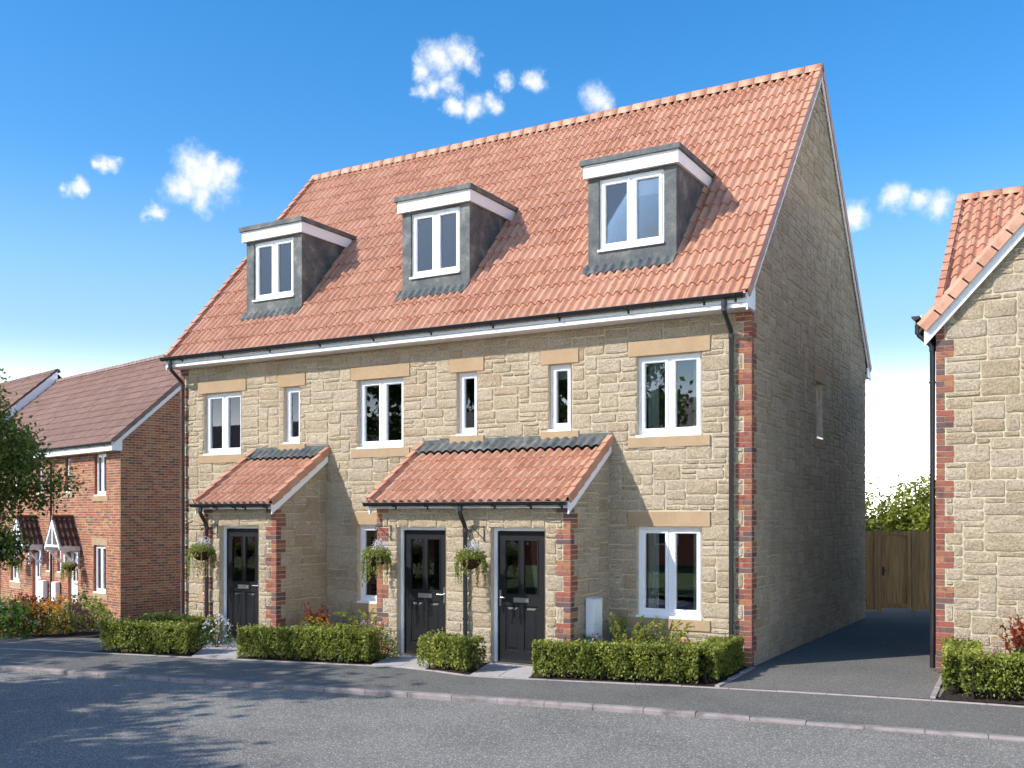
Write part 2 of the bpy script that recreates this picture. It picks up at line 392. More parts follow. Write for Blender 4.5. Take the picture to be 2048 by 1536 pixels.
def pack_stones(u0, u1, z0, z1, blocked, cell=.02, row=.075):
    nc = max(1, int(round((u1 - u0) / cell))); nr = max(1, int((z1 - z0) / row + .01)); z1 = z0 + nr * row; cu = (u1 - u0) / nc; rz = (z1 - z0) / nr
    occ = np.zeros((nr + 4, nc), bool); occ[nr:] = True
    for r in range(nr):
        for c in range(nc):
            if blocked(u0 + (c + .5) * cu, z0 + (r + .5) * rz): occ[r, c] = True
    out = []
    for r in range(nr):
        c = 0
        while c < nc:
            if occ[r, c]: c += 1; continue
            e = c
            while e < nc and not occ[r, e]: e += 1
            run = e - c
            h = random.choices((1, 2, 3), (.22, .50, .28))[0]
            wl = {1: (.20, .44), 2: (.22, .54), 3: (.30, .60)}[h]
            wc = int(random.uniform(*wl) / cu)
            if run - wc < .17 / cu: wc = run if run < .62 / cu else run // 2
            while h > 1 and occ[r:r + h, c:c + wc].any(): h -= 1
            occ[r:r + h, c:c + wc] = True
            out.append((u0 + c * cu, u0 + (c + wc) * cu, z0 + r * rz, z0 + (r + h) * rz)); c += wc
    return out
def stone_wall(cls, parent, fr, u0, u1, z0, z1, blocked, wm=None, row=.075):
    for a, b, c, d in pack_stones(u0, u1, z0, z1, blocked, row=row):
        if b - a < .045 or d - c < .04: continue
        V, Fc = stone_geo(b - a, d - c)
        piece(cls, 'stone', parent, 'stone', V, Fc, fr.mtx((a + b) / 2, 0, (c + d) / 2), random.random(), (b - a) * (d - c), fr.N, wm=wm)
def rects_block(rects, top=None, teeth=()):
    """teeth: (corner, side, z0, course, long, short) of toothed quoins"""
    def f(u, z):
        for (cu, sd, z0, co, lg, sh) in teeth:
            d = (cu - u) * sd
            if d < (lg if int((z - z0) / co) // 3 % 2 == 0 else sh): return True
        if top is not None and z > top(u): return True
        for a, b, c, d in rects:
            if a < u < b and c < z < d: return True
        return False
    return f
def wall_plane(mb, fr, u0, u1, z0, z1, openings, depth=.10, top=None):
    """flat backing with window openings and their reveals"""
    us = sorted({u0, u1, *[o[0] for o in openings], *[o[1] for o in openings]}); us = [u for u in us if u0 <= u <= u1]
    zs = sorted({z0, z1, *[o[2] for o in openings], *[o[3] for o in openings]}); zs = [z for z in zs if z0 <= z <= z1]
    for i in range(len(us) - 1):
        for j in range(len(zs) - 1):
            a, b, c, d = us[i], us[i + 1], zs[j], zs[j + 1]
            if any(o[0] <= a and b <= o[1] and o[2] <= c and d <= o[3] for o in openings): continue
            mb.quad(fr.p(a, 0, c), fr.p(b, 0, c), fr.p(b, 0, d), fr.p(a, 0, d))
def reveals(mb, fr, o, depth, lip=.012):
    a, b, c, d = o
    for q in [((a, c), (a, d)), ((b, d), (b, c)), ((a, d), (b, d)), ((b, c), (a, c))]:
        (p, z), (p2, z2) = q
        mb.quad(fr.p(p, lip, z), fr.p(p2, lip, z2), fr.p(p2, -depth, z2), fr.p(p, -depth, z))

BOXF = [(0, 1, 5, 4), (0, 4, 6, 2), (1, 3, 7, 5), (4, 5, 7, 6), (0, 2, 3, 1)]     # a box without its back
def box_v(x0, x1, y0, y1, z0, z1): return [(x, y, z) for z in (z0, z1) for y in (y0, y1) for x in (x0, x1)]
def quoin(cls, parent, fx, fs, z0, z1, corner_u, corner_s, dirn, wm=None, course=.075):
    """toothed brick quoin on a front wall frame fx (corner at u=corner_u, growing in -dirn) and the return wall to the right"""
    k = 0; z = z0
    while z < z1 - .03:
        h = min(course - .013, z1 - z - .005); long_ = (k // 3) % 2 == 0
        f = .225 if long_ else .112
        sdep = .107 if long_ else .22
        def br(u_in, u_out, sd):
            a, b = (corner_u - u_out, corner_u - u_in) if dirn > 0 else (corner_u + u_in, corner_u + u_out)
            ln = b - a
            V = box_v(-ln / 2, ln / 2, -.010, sd, -h / 2, h / 2)
            piece(cls, 'brick', parent, 'brick', V, BOXF, fx.mtx((a + b) / 2, 0, z + h / 2 + .005), random.random(), ln * h, fx.N, wm=wm)
        pk = .010 if dirn > 0 else .001
        if long_ and k % 3 == 1: br(-pk, .104, sdep); br(.115, f, .02)
        else: br(-pk, f - .006, sdep)
        k += 1; z += course
def bricks(cls, parent, fr, u0, u1, z0, z1, openings, mat='brick2', top=None, wm=None):
    k = 0; z = z0; V0 = {}
    while z < z1 - .02:
        h = min(.075, z1 - z) - .013
        off = -.1125 if k % 2 else 0
        u = u0 + off
        while u < u1 - .01:
            a, b = max(u, u0), min(u + .225, u1); zc = z + h / 2
            segs = [(a, b)]
            for o in openings:
                if o[2] - .01 < zc < o[3]:
                    ns = []
                    for (s0, s1) in segs:
                        if s1 <= o[0] or s0 >= o[1]: ns.append((s0, s1))
                        else:
                            if s0 < o[0]: ns.append((s0, o[0]))
                            if s1 > o[1]: ns.append((o[1], s1))
                    segs = ns
            for s0, s1 in segs:
                if s1 - s0 < .04: continue
                if top is not None and zc > top((s0 + s1) / 2): continue
                ln = s1 - s0 - .013
                piece(cls, 'brick', parent, mat, box_v(-ln / 2, ln / 2, -.005, .01, -h / 2, h / 2), BOXF, fr.mtx((s0 + s1) / 2, 0, zc + .005), random.random(), ln * h, fr.N, wm=wm)
            u += .225
        z += .075; k += 1

# ---- pantile: two rolls, 0.3 wide, lower lip towards -y
def tile_geo(wd, ln, amp=.034, rolls=2, seg=12, lift=.030, th=.036):
    V = []; Fc = []; S = []
    prof = []
    for i in range(seg + 1):
        u = i / seg; ph = u * rolls * 2 * math.pi
        prof.append((u * wd - wd / 2 + .0015, amp * math.sin(ph - .35 * math.sin(ph) + .8)))
    for x, z in prof: V.append((x * .988, 0, z + lift))
    for x, z in prof: V.append((x * .988, ln, z))
    n = seg + 1
    for i in range(seg): Fc.append((i, i + 1, n + i + 1, n + i)); S.append(True)
    b = len(V)
    for x, z in prof: V.append((x * .988, 0, z + lift))
    for x, z in prof: V.append((x * .988, .004, z + lift - th))
    for i in range(seg): Fc.append((b + i, b + n + i, b + n + i + 1, b + i + 1)); S.append(False)
    return V, Fc, S
def tile_roof(cls, parent, mat, origin, rot, width, ln_total, gauge, wm=None, skip=None, tw=None, amp=.034, rolls=2, s0=0.0, key='tile', lift=.030, th=.036, seg=12):
    """origin: lower left of the slope; rot: Euler that turns x across, y up the slope, z the normal"""
    nw = max(1, round(width / (tw or .30))); wd = width / nw
    nr = int(math.ceil((ln_total - s0) / gauge - .05))
    Rm = rot.to_matrix().to_4x4(); nrm = Rm.to_3x3() @ Vector((0, 0, 1))
    V, Fc, S = tile_geo(wd, gauge + .05, amp, rolls, seg, lift, th)
    Vl, Fl, Sl = tile_geo(wd, max(.06, ln_total - s0 - (nr - 1) * gauge), amp, rolls, seg, lift, th)
    for r in range(nr):
        for c in range(nw):
            x = (c + .5) * wd; y = s0 + r * gauge
            if skip is not None and skip(x, y, gauge): continue
            last = r == nr - 1
            loc = Vector(origin) + Rm.to_3x3() @ Vector((x, y, random.uniform(-.003, .003)))
            m = Matrix.Translation(loc) @ Rm @ Matrix.Rotation(random.gauss(0, .006), 4, 'Z')
            piece(cls, 'roof_tile', parent, mat, Vl if last else V, Fl if last else Fc, m, random.random(), wd * gauge, nrm, S, wm, key=(key, last, round(wd, 4)))

def gutter(parent, x0, x1, y, z, r=.055, brackets=None, name='gutter', bz=.16):
    mb = MB(); n = 10; V = []; Fc = []
    prof = [(-r - .006, .012), (-r - .006, 0)] + [(-r * math.cos(a), -r * math.sin(a)) for a in [math.pi * k / n for k in range(0, n + 1)]] + [(r, .0)]
    inner = [(p[0] * .90, p[1] * .90) for p in prof[::-1]]
    pr = prof + inner
    for x in (x0, x1):
        for (dy, dz) in pr: V.append((x, y + dy, z + dz))
    k = len(pr)
    for i in range(k): j = (i + 1) % k; Fc.append((i, j, k + j, k + i))
    mb.add(V, Fc, 0, True)
    for x in (x0, x1):                                    # stop ends
        mb.add([(x, y + a, z + b) for a, b in prof[1:]], [tuple(range(len(prof) - 1))])
    g = mb.build(name, 'black', parent)
    for bx in brackets or []:
        b = MB(); V = []; Fc = []
        pr2 = [(-(r + .012) * math.cos(a), -(r + .012) * math.sin(a)) for a in [math.pi * q / 8 for q in range(9)]]
        pr3 = [(-(r + .001) * math.cos(a), -(r + .001) * math.sin(a)) for a in [math.pi * q / 8 for q in range(9)]]
        for xx in (bx - .016, bx + .016):
            for p in pr2: V.append((xx, y + p[0], z + p[1]))
            for p in pr3: V.append((xx, y + p[0], z + p[1]))
        for q in range(8):
            Fc += [(q, q + 1, 18 + q + 1, 18 + q), (q, 9 + q, 10 + q, q + 1), (18 + q, 19 + q, 28 + q, 27 + q)]
        b.add(V, Fc); b.box(bx - .016, bx + .016, y + r - .002, y + r + .03, z - .10, z + .01)
        b.build('gutter_bracket', 'black', g)
    return g
def downpipe(parent, pts, r, collars, brackets, wall_dir):
    mb = MB(); mb.tube(pts, r, 12)
    d = mb.build('downpipe', 'black', parent)
    for c in collars:
        q = MB(); q.tube([(c[0], c[1], c[2] - .03), (c[0], c[1], c[2] + .03)], r + .008, 12); q.build('pipe_collar', 'black', d)
    for c in brackets:
        q = MB(); q.tube([(c[0], c[1], c[2] - .012), (c[0], c[1], c[2] + .012)], r + .010, 10)
        wx, wy, ln = wall_dir
        q.tube([(c[0] + wx * .02, c[1] + wy * .02, c[2]), (c[0] + wx * ln, c[1] + wy * ln, c[2])], .011, 6); q.build('pipe_clip', 'black', d)
    return d

def curtain_mesh(fr, u0, u1, z0, z1, n):
    mb = MB(); k = 14; V = []; Fc = []
    for i in range(k + 1):
        t = i / k; dn = n + .014 * math.sin(t * 2 * math.pi * 3.0 + .4)
        V += [fr.p(u0 + (u1 - u0) * t, dn, z0), fr.p(u0 + (u1 - u0) * t, dn, z1)]
    for i in range(k): Fc.append((2 * i, 2 * i + 2, 2 * i + 3, 2 * i + 1))
    mb.add(V, Fc, 0, True); return mb
def window(parent, fr, u0, u1, z0, z1, lights=2, rec=.075, curtains=(), blind=0.0, sill=True, room=1.5, part='window', wname='window', sillout=.035, rm=.35):
    """upvc casement in the opening u0..u1, z0..z1"""
    n1 = -rec; n0 = -rec - .06; fw_ = .045
    zb = z0 + (.035 if sill else 0)
    mb = MB()
    box_f(mb, fr, u0, u0 + fw_, n0, n1, zb, z1); box_f(mb, fr, u1 - fw_, u1, n0, n1, zb, z1)
    box_f(mb, fr, u0 + fw_, u1 - fw_, n0, n1, z1 - fw_, z1); box_f(mb, fr, u0 + fw_, u1 - fw_, n0, n1, zb, zb + fw_)
    um = (u0 + u1) / 2
    if lights == 2: box_f(mb, fr, um - .028, um + .028, n0, n1, zb + fw_, z1 - fw_)
    W = mb.build(wname, 'upvc', parent)
    cells = [(u0 + fw_, um - .028), (um + .028, u1 - fw_)] if lights == 2 else [(u0 + fw_, u1 - fw_)]
    for a, b in cells:
        a += .003; b -= .003; c = zb + fw_ + .003; d = z1 - fw_ - .003; sw = .042
        s = MB(); nn = n1 + .012
        for q in [(a, a + sw, c, d), (b - sw, b, c, d), (a + sw, b - sw, c, c + sw), (a + sw, b - sw, d - sw, d)]:
            box_f(s, fr, q[0], q[1], n0 + .01, nn, q[2], q[3])
        bw = .010                                                            # glazing bead
        for q in [(a + sw, a + sw + bw, c + sw, d - sw), (b - sw - bw, b - sw, c + sw, d - sw), (a + sw + bw, b - sw - bw, c + sw, c + sw + bw), (a + sw + bw, b - sw - bw, d - sw - bw, d - sw)]:
            box_f(s, fr, q[0], q[1], n0 + .012, nn - .010, q[2], q[3])
        box_f(s, fr, a + sw * .6, b - sw * .6, nn - .004, nn + .012, c + sw - .016, c + sw - .004)
        s.build('sash', 'upvc', W)
        g = MB(); box_f(g, fr, a + sw, b - sw, n0 + .026, n0 + .032, c + sw, d - sw); g.build('pane', 'glass', W)
    if sill:
        s = MB(); box_f(s, fr, u0 - .012, u1 + .004, n0, n1 + .06 + sillout, z0, z0 + .035); s.build('sill_board', 'upvc', W)
    for (ca, cb) in curtains:
        curtain_mesh(fr, u0 + (u1 - u0) * ca, u0 + (u1 - u0) * cb, z0 + .05, z1 - .03, n0 - .10).build('curtain', 'curtain', W)
    if blind:
        b = MB(); box_f(b, fr, u0 + .03, u1 - .03, n0 - .075, n0 - .07, z1 - (z1 - z0) * blind, z1 - .02); b.build('blind', 'blind', W)
    if room:
        b = MB(); A = fr.mtx(0, 0, 0)
        ra, rb, rc, rd = u0 - rm, u1 + rm, z0 - min(rm, .3), z1 + min(rm, .12); nb = n0 - room; nf = n0 - .004
        P = [[fr.p(u, nn, z) for (u, z) in ((ra, rc), (rb, rc), (rb, rd), (ra, rd))] for nn in (nf, nb)]
        b.quad(*P[1])
        for k in range(4): b.quad(P[0][k], P[1][k], P[1][(k + 1) % 4], P[0][(k + 1) % 4])
        # inner wall round the opening
        for q in [(ra, u0, rc, rd), (u1, rb, rc, rd), (u0, u1, rc, z0), (u0, u1, z1, rd)]:
            b.quad(fr.p(q[0], nf, q[2]), fr.p(q[1], nf, q[2]), fr.p(q[1], nf, q[3]), fr.p(q[0], nf, q[3]))
        b.build('room', 'room', W)
    return W

# ================================================================== GROUND AND ROAD
def Hx(x):
    t = min(1.0, max(0.0, (-12.6 - x) / 6.6)); t = t * t * (3 - 2 * t); return -1.0 * t
def grid_sheet(name, xs, ys, zf, mat):
    V = []; Fc = []; nx = len(xs)
    for y in ys:
        for x in xs: V.append((x, y, zf(x, y)))
    for j in range(len(ys) - 1):
        for i in range(nx - 1): a = j * nx + i; Fc.append((a, a + 1, a + nx + 1, a + nx))
    return link(name, mesh_np(name, V, Fc, M[mat]), kind='structure')
def lerp_poly(P, n_per=.5):
    out = []
    for (a, b) in zip(P[:-1], P[1:]):
        a = np.array(a); b = np.array(b); k = max(1, int(np.linalg.norm(b - a) / n_per))
        for i in range(k): out.append(a + (b - a) * i / k)
    out.append(np.array(P[-1], float)); return out
def smooth_poly(P, step):
    """resample a polyline evenly, softened by a Catmull-Rom spline"""
    P = [np.array(p, float) for p in P]; Q = [2 * P[0] - P[1]] + P + [2 * P[-1] - P[-2]]; pts = []
    for i in range(1, len(Q) - 2):
        for k in range(20):
            t = k / 20; a, b, c, d = Q[i - 1:i + 3]
            pts.append(.5 * (2 * b + (c - a) * t + (2 * a - 5 * b + 4 * c - d) * t * t + (3 * b - a - 3 * c + d) * t ** 3))
    pts.append(P[-1]); out = [pts[0]]; acc = 0
    for a, b in zip(pts[:-1], pts[1:]):
        L = np.linalg.norm(b - a); s = 0
        while acc + (L - s) >= step:
            s += step - acc; acc = 0; out.append(a + (b - a) * s / L)
        acc += L - s
    return out
xs = [-400, -120, -60, -40, -30, -26, -23, -20.5, -19.2, -18, -17, -16, -15, -14, -13.3, -12.6, -8, 0, 8, 30, 90, 400]
grid_sheet('ground', xs, [-400, -120, -60, -30, -15, -6, -3, 0, 6, 12, 20, 40, 90, 250, 1200], lambda x, y: Hx(x) - .24, 'grass')

KF = [(-60, -14.6), (-30, -8.9), (-15, -6.06), (-9.71, -5.09), (-7.03, -4.62), (-4.0, -4.03), (-.16, -3.35), (2.22, -2.95), (3.64, -2.76), (8, -2.35), (20, -1.8), (60, -1.0)]
ED = [(-60, -13.1), (-30, -7.6), (-15, -4.75), (-11.55, -3.9), (-8.69, -3.23), (-6.11, -2.62), (-4.95, -2.33), (-4.2, -2.24), (-3.25, -2.41), (-2.1, -2.15), (-.79, -1.83), (-.04, -1.64), (1.91, -1.28), (3.54, -1.08), (8, -.72), (20, -.2), (60, .6)]
def at_x(P, x):
    for (a, b) in zip(P[:-1], P[1:]):
        if a[0] <= x <= b[0]: return a[1] + (b[1] - a[1]) * (x - a[0]) / (b[0] - a[0])
    return P[0][1] if x < P[0][0] else P[-1][1]
def ktop(x): return -.065 - .03 * min(1, max(0, (x - .2) / 1.6))            # kerb top, lowered at the driveway
def strip(name, X, ylo, yhi, zlo, zhi, mat):
    V = []; Fc = []
    for x in X: V += [(x, ylo(x), zlo(x) + Hx(x)), (x, yhi(x), zhi(x) + Hx(x))]
    for i in range(len(X) - 1): Fc.append((2 * i, 2 * i + 2, 2 * i + 3, 2 * i + 1))
    return link(name, mesh_np(name, V, Fc, M[mat]), kind='structure')
XX = sorted(set(np.round(np.concatenate([np.arange(-30, 20.1, .5), [-60, -45, 30, 45, 60], [p[0] for p in ED if abs(p[0]) < 60], [p[0] for p in KF if abs(p[0]) < 60]]), 3)))
strip('road', XX, lambda x: -10.2 + .19 * min(x, 4), lambda x: at_x(KF, x) + .03, lambda x: -.128, lambda x: -.128, 'road')
strip('grass_verge', XX, lambda x: -60, lambda x: -10.3 + .19 * min(x, 4), lambda x: -.03, lambda x: -.03, 'grass')
strip('footpath', XX, lambda x: at_x(KF, x) + .10, lambda x: at_x(ED, x) + .02, lambda x: ktop(x) - .006, lambda x: -.068, 'tarmac')
# kerb stones, one by one
kerb = strip('kerb', XX, lambda x: at_x(KF, x) + .02, lambda x: at_x(KF, x) + .11, lambda x: ktop(x) - .03, lambda x: ktop(x) - .03, 'mortar')
def kerb_run(parent, P, step, wd, z0f, z1f, mat, name, x_lo, x_hi, cham=.02):
    pts = smooth_poly([p for p in P if x_lo - 8 <= p[0] <= x_hi + 8], step)
    for a, b in zip(pts[:-1], pts[1:]):
        if not (x_lo < a[0] < x_hi): continue
        d = b - a; ln = np.linalg.norm(d); ang = math.atan2(d[1], d[0]); xm = (a[0] + b[0]) / 2
        z1 = z1f(xm) + random.uniform(-.003, .003); z0 = z0f(xm); hl = ln / 2 - .0035
        prof = [(0, z0 - z1), (0, -cham * 1.1), (cham * .35, -cham * .35), (cham, 0), (wd - .006, 0), (wd, -.006), (wd, z0 - z1)]
        V = [(-hl, p, q) for p, q in prof] + [(hl, p, q) for p, q in prof]; k = len(prof)
        Fc = [(i, i + 1, k + i + 1, k + i)[::-1] for i in range(k - 1)] + [tuple(range(k)), tuple(range(k, 2 * k))[::-1]]
        me = mesh_np(name, V, Fc, M[mat], random.random())
        link(name, me, parent, (xm, (a[1] + b[1]) / 2, z1 + Hx(xm)), (random.uniform(-.004, .004), 0, ang))
kerb_run(kerb, KF, .60, .115, lambda x: -.22, ktop, 'kerb', 'kerb_stone', -17, 9)
edge = strip('path_edging', XX, lambda x: at_x(ED, x) + .006, lambda x: at_x(ED, x) + .044, lambda x: -.075, lambda x: -.075, 'mortar')
kerb_run(edge, ED, .60, .05, lambda x: -.12, lambda x: -.055, 'edging', 'edging_stone', -17, 9, .006)

def G(y): return -.045 * min(1, max(0, -y / 1.3)) - .01 * min(1, max(0, (-y - 1.3) / .8))
def poly_sheet(name, pts, mat, zoff, kind='structure', parent=None):
    V = [(x, y, G(y) + Hx(x) + zoff) for x, y in pts]
    return link(name, mesh_np(name, V, [tuple(range(len(V)))], M[mat]), parent, kind=kind)
# driveway between the houses
V = []; Fc = []
ys = [None, -.9, -.4, 0, .4, 1, 2, 4, 6, 8, 9, 11.5]
for y in ys:
    for x in (-.02, .6, 1.2, 1.8, 2.62 if (y is None or y < .5) else 2.36):
        yy = at_x(ED, x) + .045 if y is None else y
        if y == 11.5 or y == 9: x = x - .6 if x < 0 else x
        V.append((x, yy, G(yy) - .006))
for j in range(len(ys) - 1):
    for i in range(4): a = j * 5 + i; Fc.append((a, a + 1, a + 6, a + 5))
link('driveway', mesh_np('driveway', V, Fc, M['tarmac']), kind='structure')
# side edging of the two beds along the driveway
for nm, A_, B_ in (('bed_edging', (0.03, -1.58), (0.03, -.03)), ('bed_edging', (2.56, -1.12), (2.46, .75))):
    a = np.array(A_); b = np.array(B_); n = 3; root = None
    for k in range(n):
        p = a + (b - a) * (k + .5) / n; d = (b - a); ang = math.atan2(d[1], d[0]); ln = np.linalg.norm(d) / n
        mb = MB().box(-ln / 2 + .003, ln / 2 - .003, -.03, .03, -.12, .0)
        if root is None:
            root = link(nm, None, None, (a[0], a[1], G(a[1]))); root['kind'] = 'structure'
        q = mb.build('edging_stone', 'edging', root); q.location = (p[0] - a[0], p[1] - a[1], G(p[1]) + .012 - G(a[1])); q.rotation_euler = (0, 0, ang)
# beds
def bed(pts): return poly_sheet('flower_bed', pts, 'soil', -.004)
def edge_pts(x0, x1, n=8): return [(x, at_x(ED, x) + .05) for x in np.linspace(x0, x1, n)]
bed(edge_pts(-2.5, 0.0) + [(0.0, .02), (-2.25, .02), (-2.25, -1.3), (-2.62, -1.3)])
bed(edge_pts(-4.15, -3.2, 5) + [(-3.42, -1.3), (-4.30, -1.3)])
bed(edge_pts(-7.35, -4.9) + [(-5.3, -1.3), (-5.7, -1.3), (-5.7, .02), (-7.85, .02), (-7.85, -1.3), (-8.2, -1.3)])
bed(edge_pts(-9.86, -8.05) + [(-9.32, -1.3), (-9.6, -1.3), (-9.6, .02), (-11.7, .02), (-11.7, -1.0), (-9.86, -1.6)])
bed(edge_pts(2.58, 8, 6) + [(8, .86), (2.36, .86)])
# slab paths to the three doors
def slab_path(corners, nu, nv):
    a, b, c, d = [np.array(p, float) for p in corners]                   # front left, front right, back right, back left
    root = poly_sheet('garden_path', [tuple(a), tuple(b), tuple(c), tuple(d)], 'mortar', -.012)
    for i in range(nu):
        for j in range(nv):
            e = .004; q = []
            for (s, t) in ((i + e * 3, j + e * 3), (i + 1 - e * 3, j + e * 3), (i + 1 - e * 3, j + 1 - e * 3), (i + e * 3, j + 1 - e * 3)):
                s /= nu; t /= nv; q.append((a * (1 - s) + b * s) * (1 - t) + (d * (1 - s) + c * s) * t)
            V = [(p[0], p[1], G(p[1]) + .006) for p in q] + [(p[0], p[1], G(p[1]) - .03) for p in q]
            me = mesh_np('paving_slab', V, [(0, 1, 2, 3), (0, 4, 5, 1), (1, 5, 6, 2), (2, 6, 7, 3), (3, 7, 4, 0)], M['slab'], random.random())
            link('paving_slab', me, root)
def ey(x): return at_x(ED, x) + .052
slab_path([(-8.0, ey(-8.0)), (-7.22, ey(-7.22)), (-8.2, -1.3), (-9.3, -1.3)], 2, 4)
slab_path([(-5.02, ey(-5.02)), (-4.10, ey(-4.10)), (-4.30, -1.3), (-5.34, -1.3)], 2, 3)
slab_path([(-3.25, ey(-3.25)), (-2.42, ey(-2.42)), (-2.6, -1.3), (-3.58, -1.3)], 2, 3)
# drive and bed by the brick house further down the street
V = []; Fc = []
for x in list(np.arange(-19.5, -11.0, .5)) + [-10.4, -9.87]:
    y1 = at_x(ED, x) + 1.25 + max(0, (x + 13) * .25)
    V += [(x, at_x(ED, x) + .045, -.060 + Hx(x)), (x, y1, -.056 + Hx(x))]
for i in range(len(V) // 2 - 1): Fc.append((2 * i, 2 * i + 2, 2 * i + 3, 2 * i + 1))
link('side_drive', mesh_np('side_drive', V, Fc, M['tarmac']), kind='structure')
V = []; Fc = []; gx = np.arange(-32, -11.69, .7); gy = [-3.2, -2, 0, 3, 6, 11, 16]
for y in gy:
    for x in gx: V.append((x, y, Hx(x) - .075))
k = len(gx)
for j in range(len(gy) - 1):
    for i in range(k - 1): a = j * k + i; Fc.append((a, a + 1, a + k + 1, a + k))
link('front_garden', mesh_np('front_garden', V, Fc, M['soil']), kind='structure')

# ================================================================== THE STONE TERRACE
T = empty('terraced_house', (0, 0, 0), 0, 'long stone terrace with terracotta pantiled roof, three dormers and three black doors', 'house')
XL = -11.62; SL = 1.104; PITCH = math.atan(SL); LN = math.hypot(1, SL)
def roof_z(y): return 5.32 + SL * (y + .3)
FRONT = front(0); GABLE = rside(0)
OPEN_F = [(-10.97, -9.96, 3.33, 4.54), (-8.87, -8.47, 3.48, 4.54), (-7.12, -6.11, 3.33, 4.55), (-5.01, -4.61, 3.48, 4.54), (-3.27, -2.87, 3.48, 4.54), (-1.76, -.74, 3.33, 4.55),
          (-7.12, -6.11, .60, 1.985), (-1.76, -.74, .62, 1.985), (-10.97, -9.96, .60, 1.985)]
LINT = [(o[0] - .135, o[1] + .135, o[3], o[3] + .225) for o in OPEN_F]
SILS = [(o[0] - .135, o[1] + .135, o[2] - .155, o[2]) for o in OPEN_F]
PORCH = [(-9.57, -7.84), (-5.68, -2.23)]
mb = MB(); wall_plane(mb, FRONT, XL, 0, -.3, 5.30, OPEN_F); fwall = mb.build('front_wall', 'mortar', T)
for o in OPEN_F: mb = MB(); reveals(mb, FRONT, o, .14); mb.build('window_reveal', 'reveal', T)
blk = OPEN_F + LINT + SILS + [(a - .0, b, -1, 3.30) for a, b in PORCH]
stone_wall('tstone', fwall, FRONT, XL, 0, -.02, 5.08, rects_block(blk, None, ((0, 1, -.02, .075, .228, .115), (XL, -1, -.02, .075, .228, .115))))
for (a, b, c, d) in LINT:
    box_f(MB(), FRONT, a, b, -.02, .026, c + .006, d).build('lintel', 'dressed', T)
for (a, b, c, d) in SILS:
    box_f(MB(), FRONT, a, b, -.02, .030, c, d - .002).build('stone_sill', 'dressed', T)
# gable wall
DP = 8.06; RY = 4.03
def gtop(y): return roof_z(y) - .13 if y < RY else roof_z(2 * RY - y) - .13
GW = (3.79, 4.22, 3.50, 4.49)
mb = MB(); us = [0, GW[0], RY, GW[1], DP]
for a, b in zip(us[:-1], us[1:]):
    if a >= GW[0] and b <= GW[1]:
        mb.quad(GABLE.p(a, 0, -.3), GABLE.p(b, 0, -.3), GABLE.p(b, 0, GW[2]), GABLE.p(a, 0, GW[2]))
        mb.quad(GABLE.p(a, 0, GW[3]), GABLE.p(b, 0, GW[3]), GABLE.p(b, 0, gtop(b)), GABLE.p(a, 0, gtop(a)))
    else: mb.quad(GABLE.p(a, 0, -.3), GABLE.p(b, 0, -.3), GABLE.p(b, 0, gtop(b)), GABLE.p(a, 0, gtop(a)))
gwall = mb.build('gable_wall', 'mortar', T)
mb = MB(); reveals(mb, GABLE, GW, .14); mb.build('window_reveal', 'reveal', T)
gl = (3.62, 4.39, 4.49, 4.75); gs = (3.62, 4.39, 3.34, 3.50)
stone_wall('tstone', gwall, GABLE, 0, DP, -.02, 9.955, rects_block([GW, gl, gs], lambda u: gtop(u), ((0, -1, -.02, .075, .11, .222),)))
box_f(MB(), GABLE, gl[0], gl[1], -.02, .026, gl[2] + .006, gl[3]).build('lintel', 'dressed', T)
box_f(MB(), GABLE, gs[0], gs[1], -.02, .030, gs[2], gs[3] - .002).build('stone_sill', 'dressed', T)
window(T, GABLE, *GW, lights=1, room=1.2)
# hidden walls and the left gable
mb = MB(); lf = [(XL, 0), (XL, RY), (XL, DP)]
mb.quad((XL, DP, -.3), (XL, 0, -.3), (XL, 0, gtop(0)), (XL, RY, gtop(RY)), (XL, DP, gtop(DP))); mb.quad((0, DP, -.3), (XL, DP, -.3), (XL, DP, gtop(DP)), (0, DP, gtop(DP)))
mb.build('rear_wall', 'reveal', T)
q1 = MB().box(-.02, .0, 0, 0, 0, 0)
quo = link('quoin', None, T)
quoin('tbrick', quo, FRONT, GABLE, -.02, 5.06, 0, 0, 1)
quoin('tbrick', quo, FRONT, None, -.02, 5.06, XL, 0, -1)

for i, o in enumerate(OPEN_F):
    slim = o[1] - o[0] < .6
    window(T, FRONT, *o, lights=1 if slim else 2, curtains=() if slim else ((.09, .26), (.80, .93)), blind=.2 if (slim and i in (3, 4)) else 0)

# roof
mb = MB(); y0 = -.36; yr = RY; yb = 2 * RY + .36; xa, xb = XL - .05, .06
def uz(y): return (roof_z(y) if y <= RY else roof_z(2 * RY - y)) - .055
for (p, q) in ((y0, yr), (yr, yb)):
    mb.quad((xa + .1, p + .02, uz(p) - .07), (xb - .03, p + .02, uz(p) - .07), (xb - .03, q, uz(q) - .07), (xa + .1, q, uz(q) - .07))
roof = mb.build('roof', 'felt', T)
DORM = [(-10.24, -8.81), (-6.45, -5.03), (-2.78, -1.29)]
GA = 6.54 / 15.75
def skip_dormer(x, y, g):
    X = xa + .03 + x; ya = y0 + y / LN; yb_ = y0 + (y + g) / LN
    for a, b in DORM:
        if a + .16 < X < b - .16 and ya > .52 and yb_ < 1.62: return True
    return False
o_ = Vector((xa + .03, y0, roof_z(y0) - .030 / math.cos(PITCH)))
tile_roof('ttile', roof, 'tile', o_, Euler((PITCH, 0, 0)), xb - xa - .06, (RY - y0) * LN - .02, GA, skip=skip_dormer)
tile_roof('ttile', roof, 'tile', Vector((xb - .03, yb, roof_z(y0) - .03 / math.cos(PITCH))), Euler((PITCH, 0, math.pi)), xb - xa - .06, (RY - y0) * LN - .02, GA)
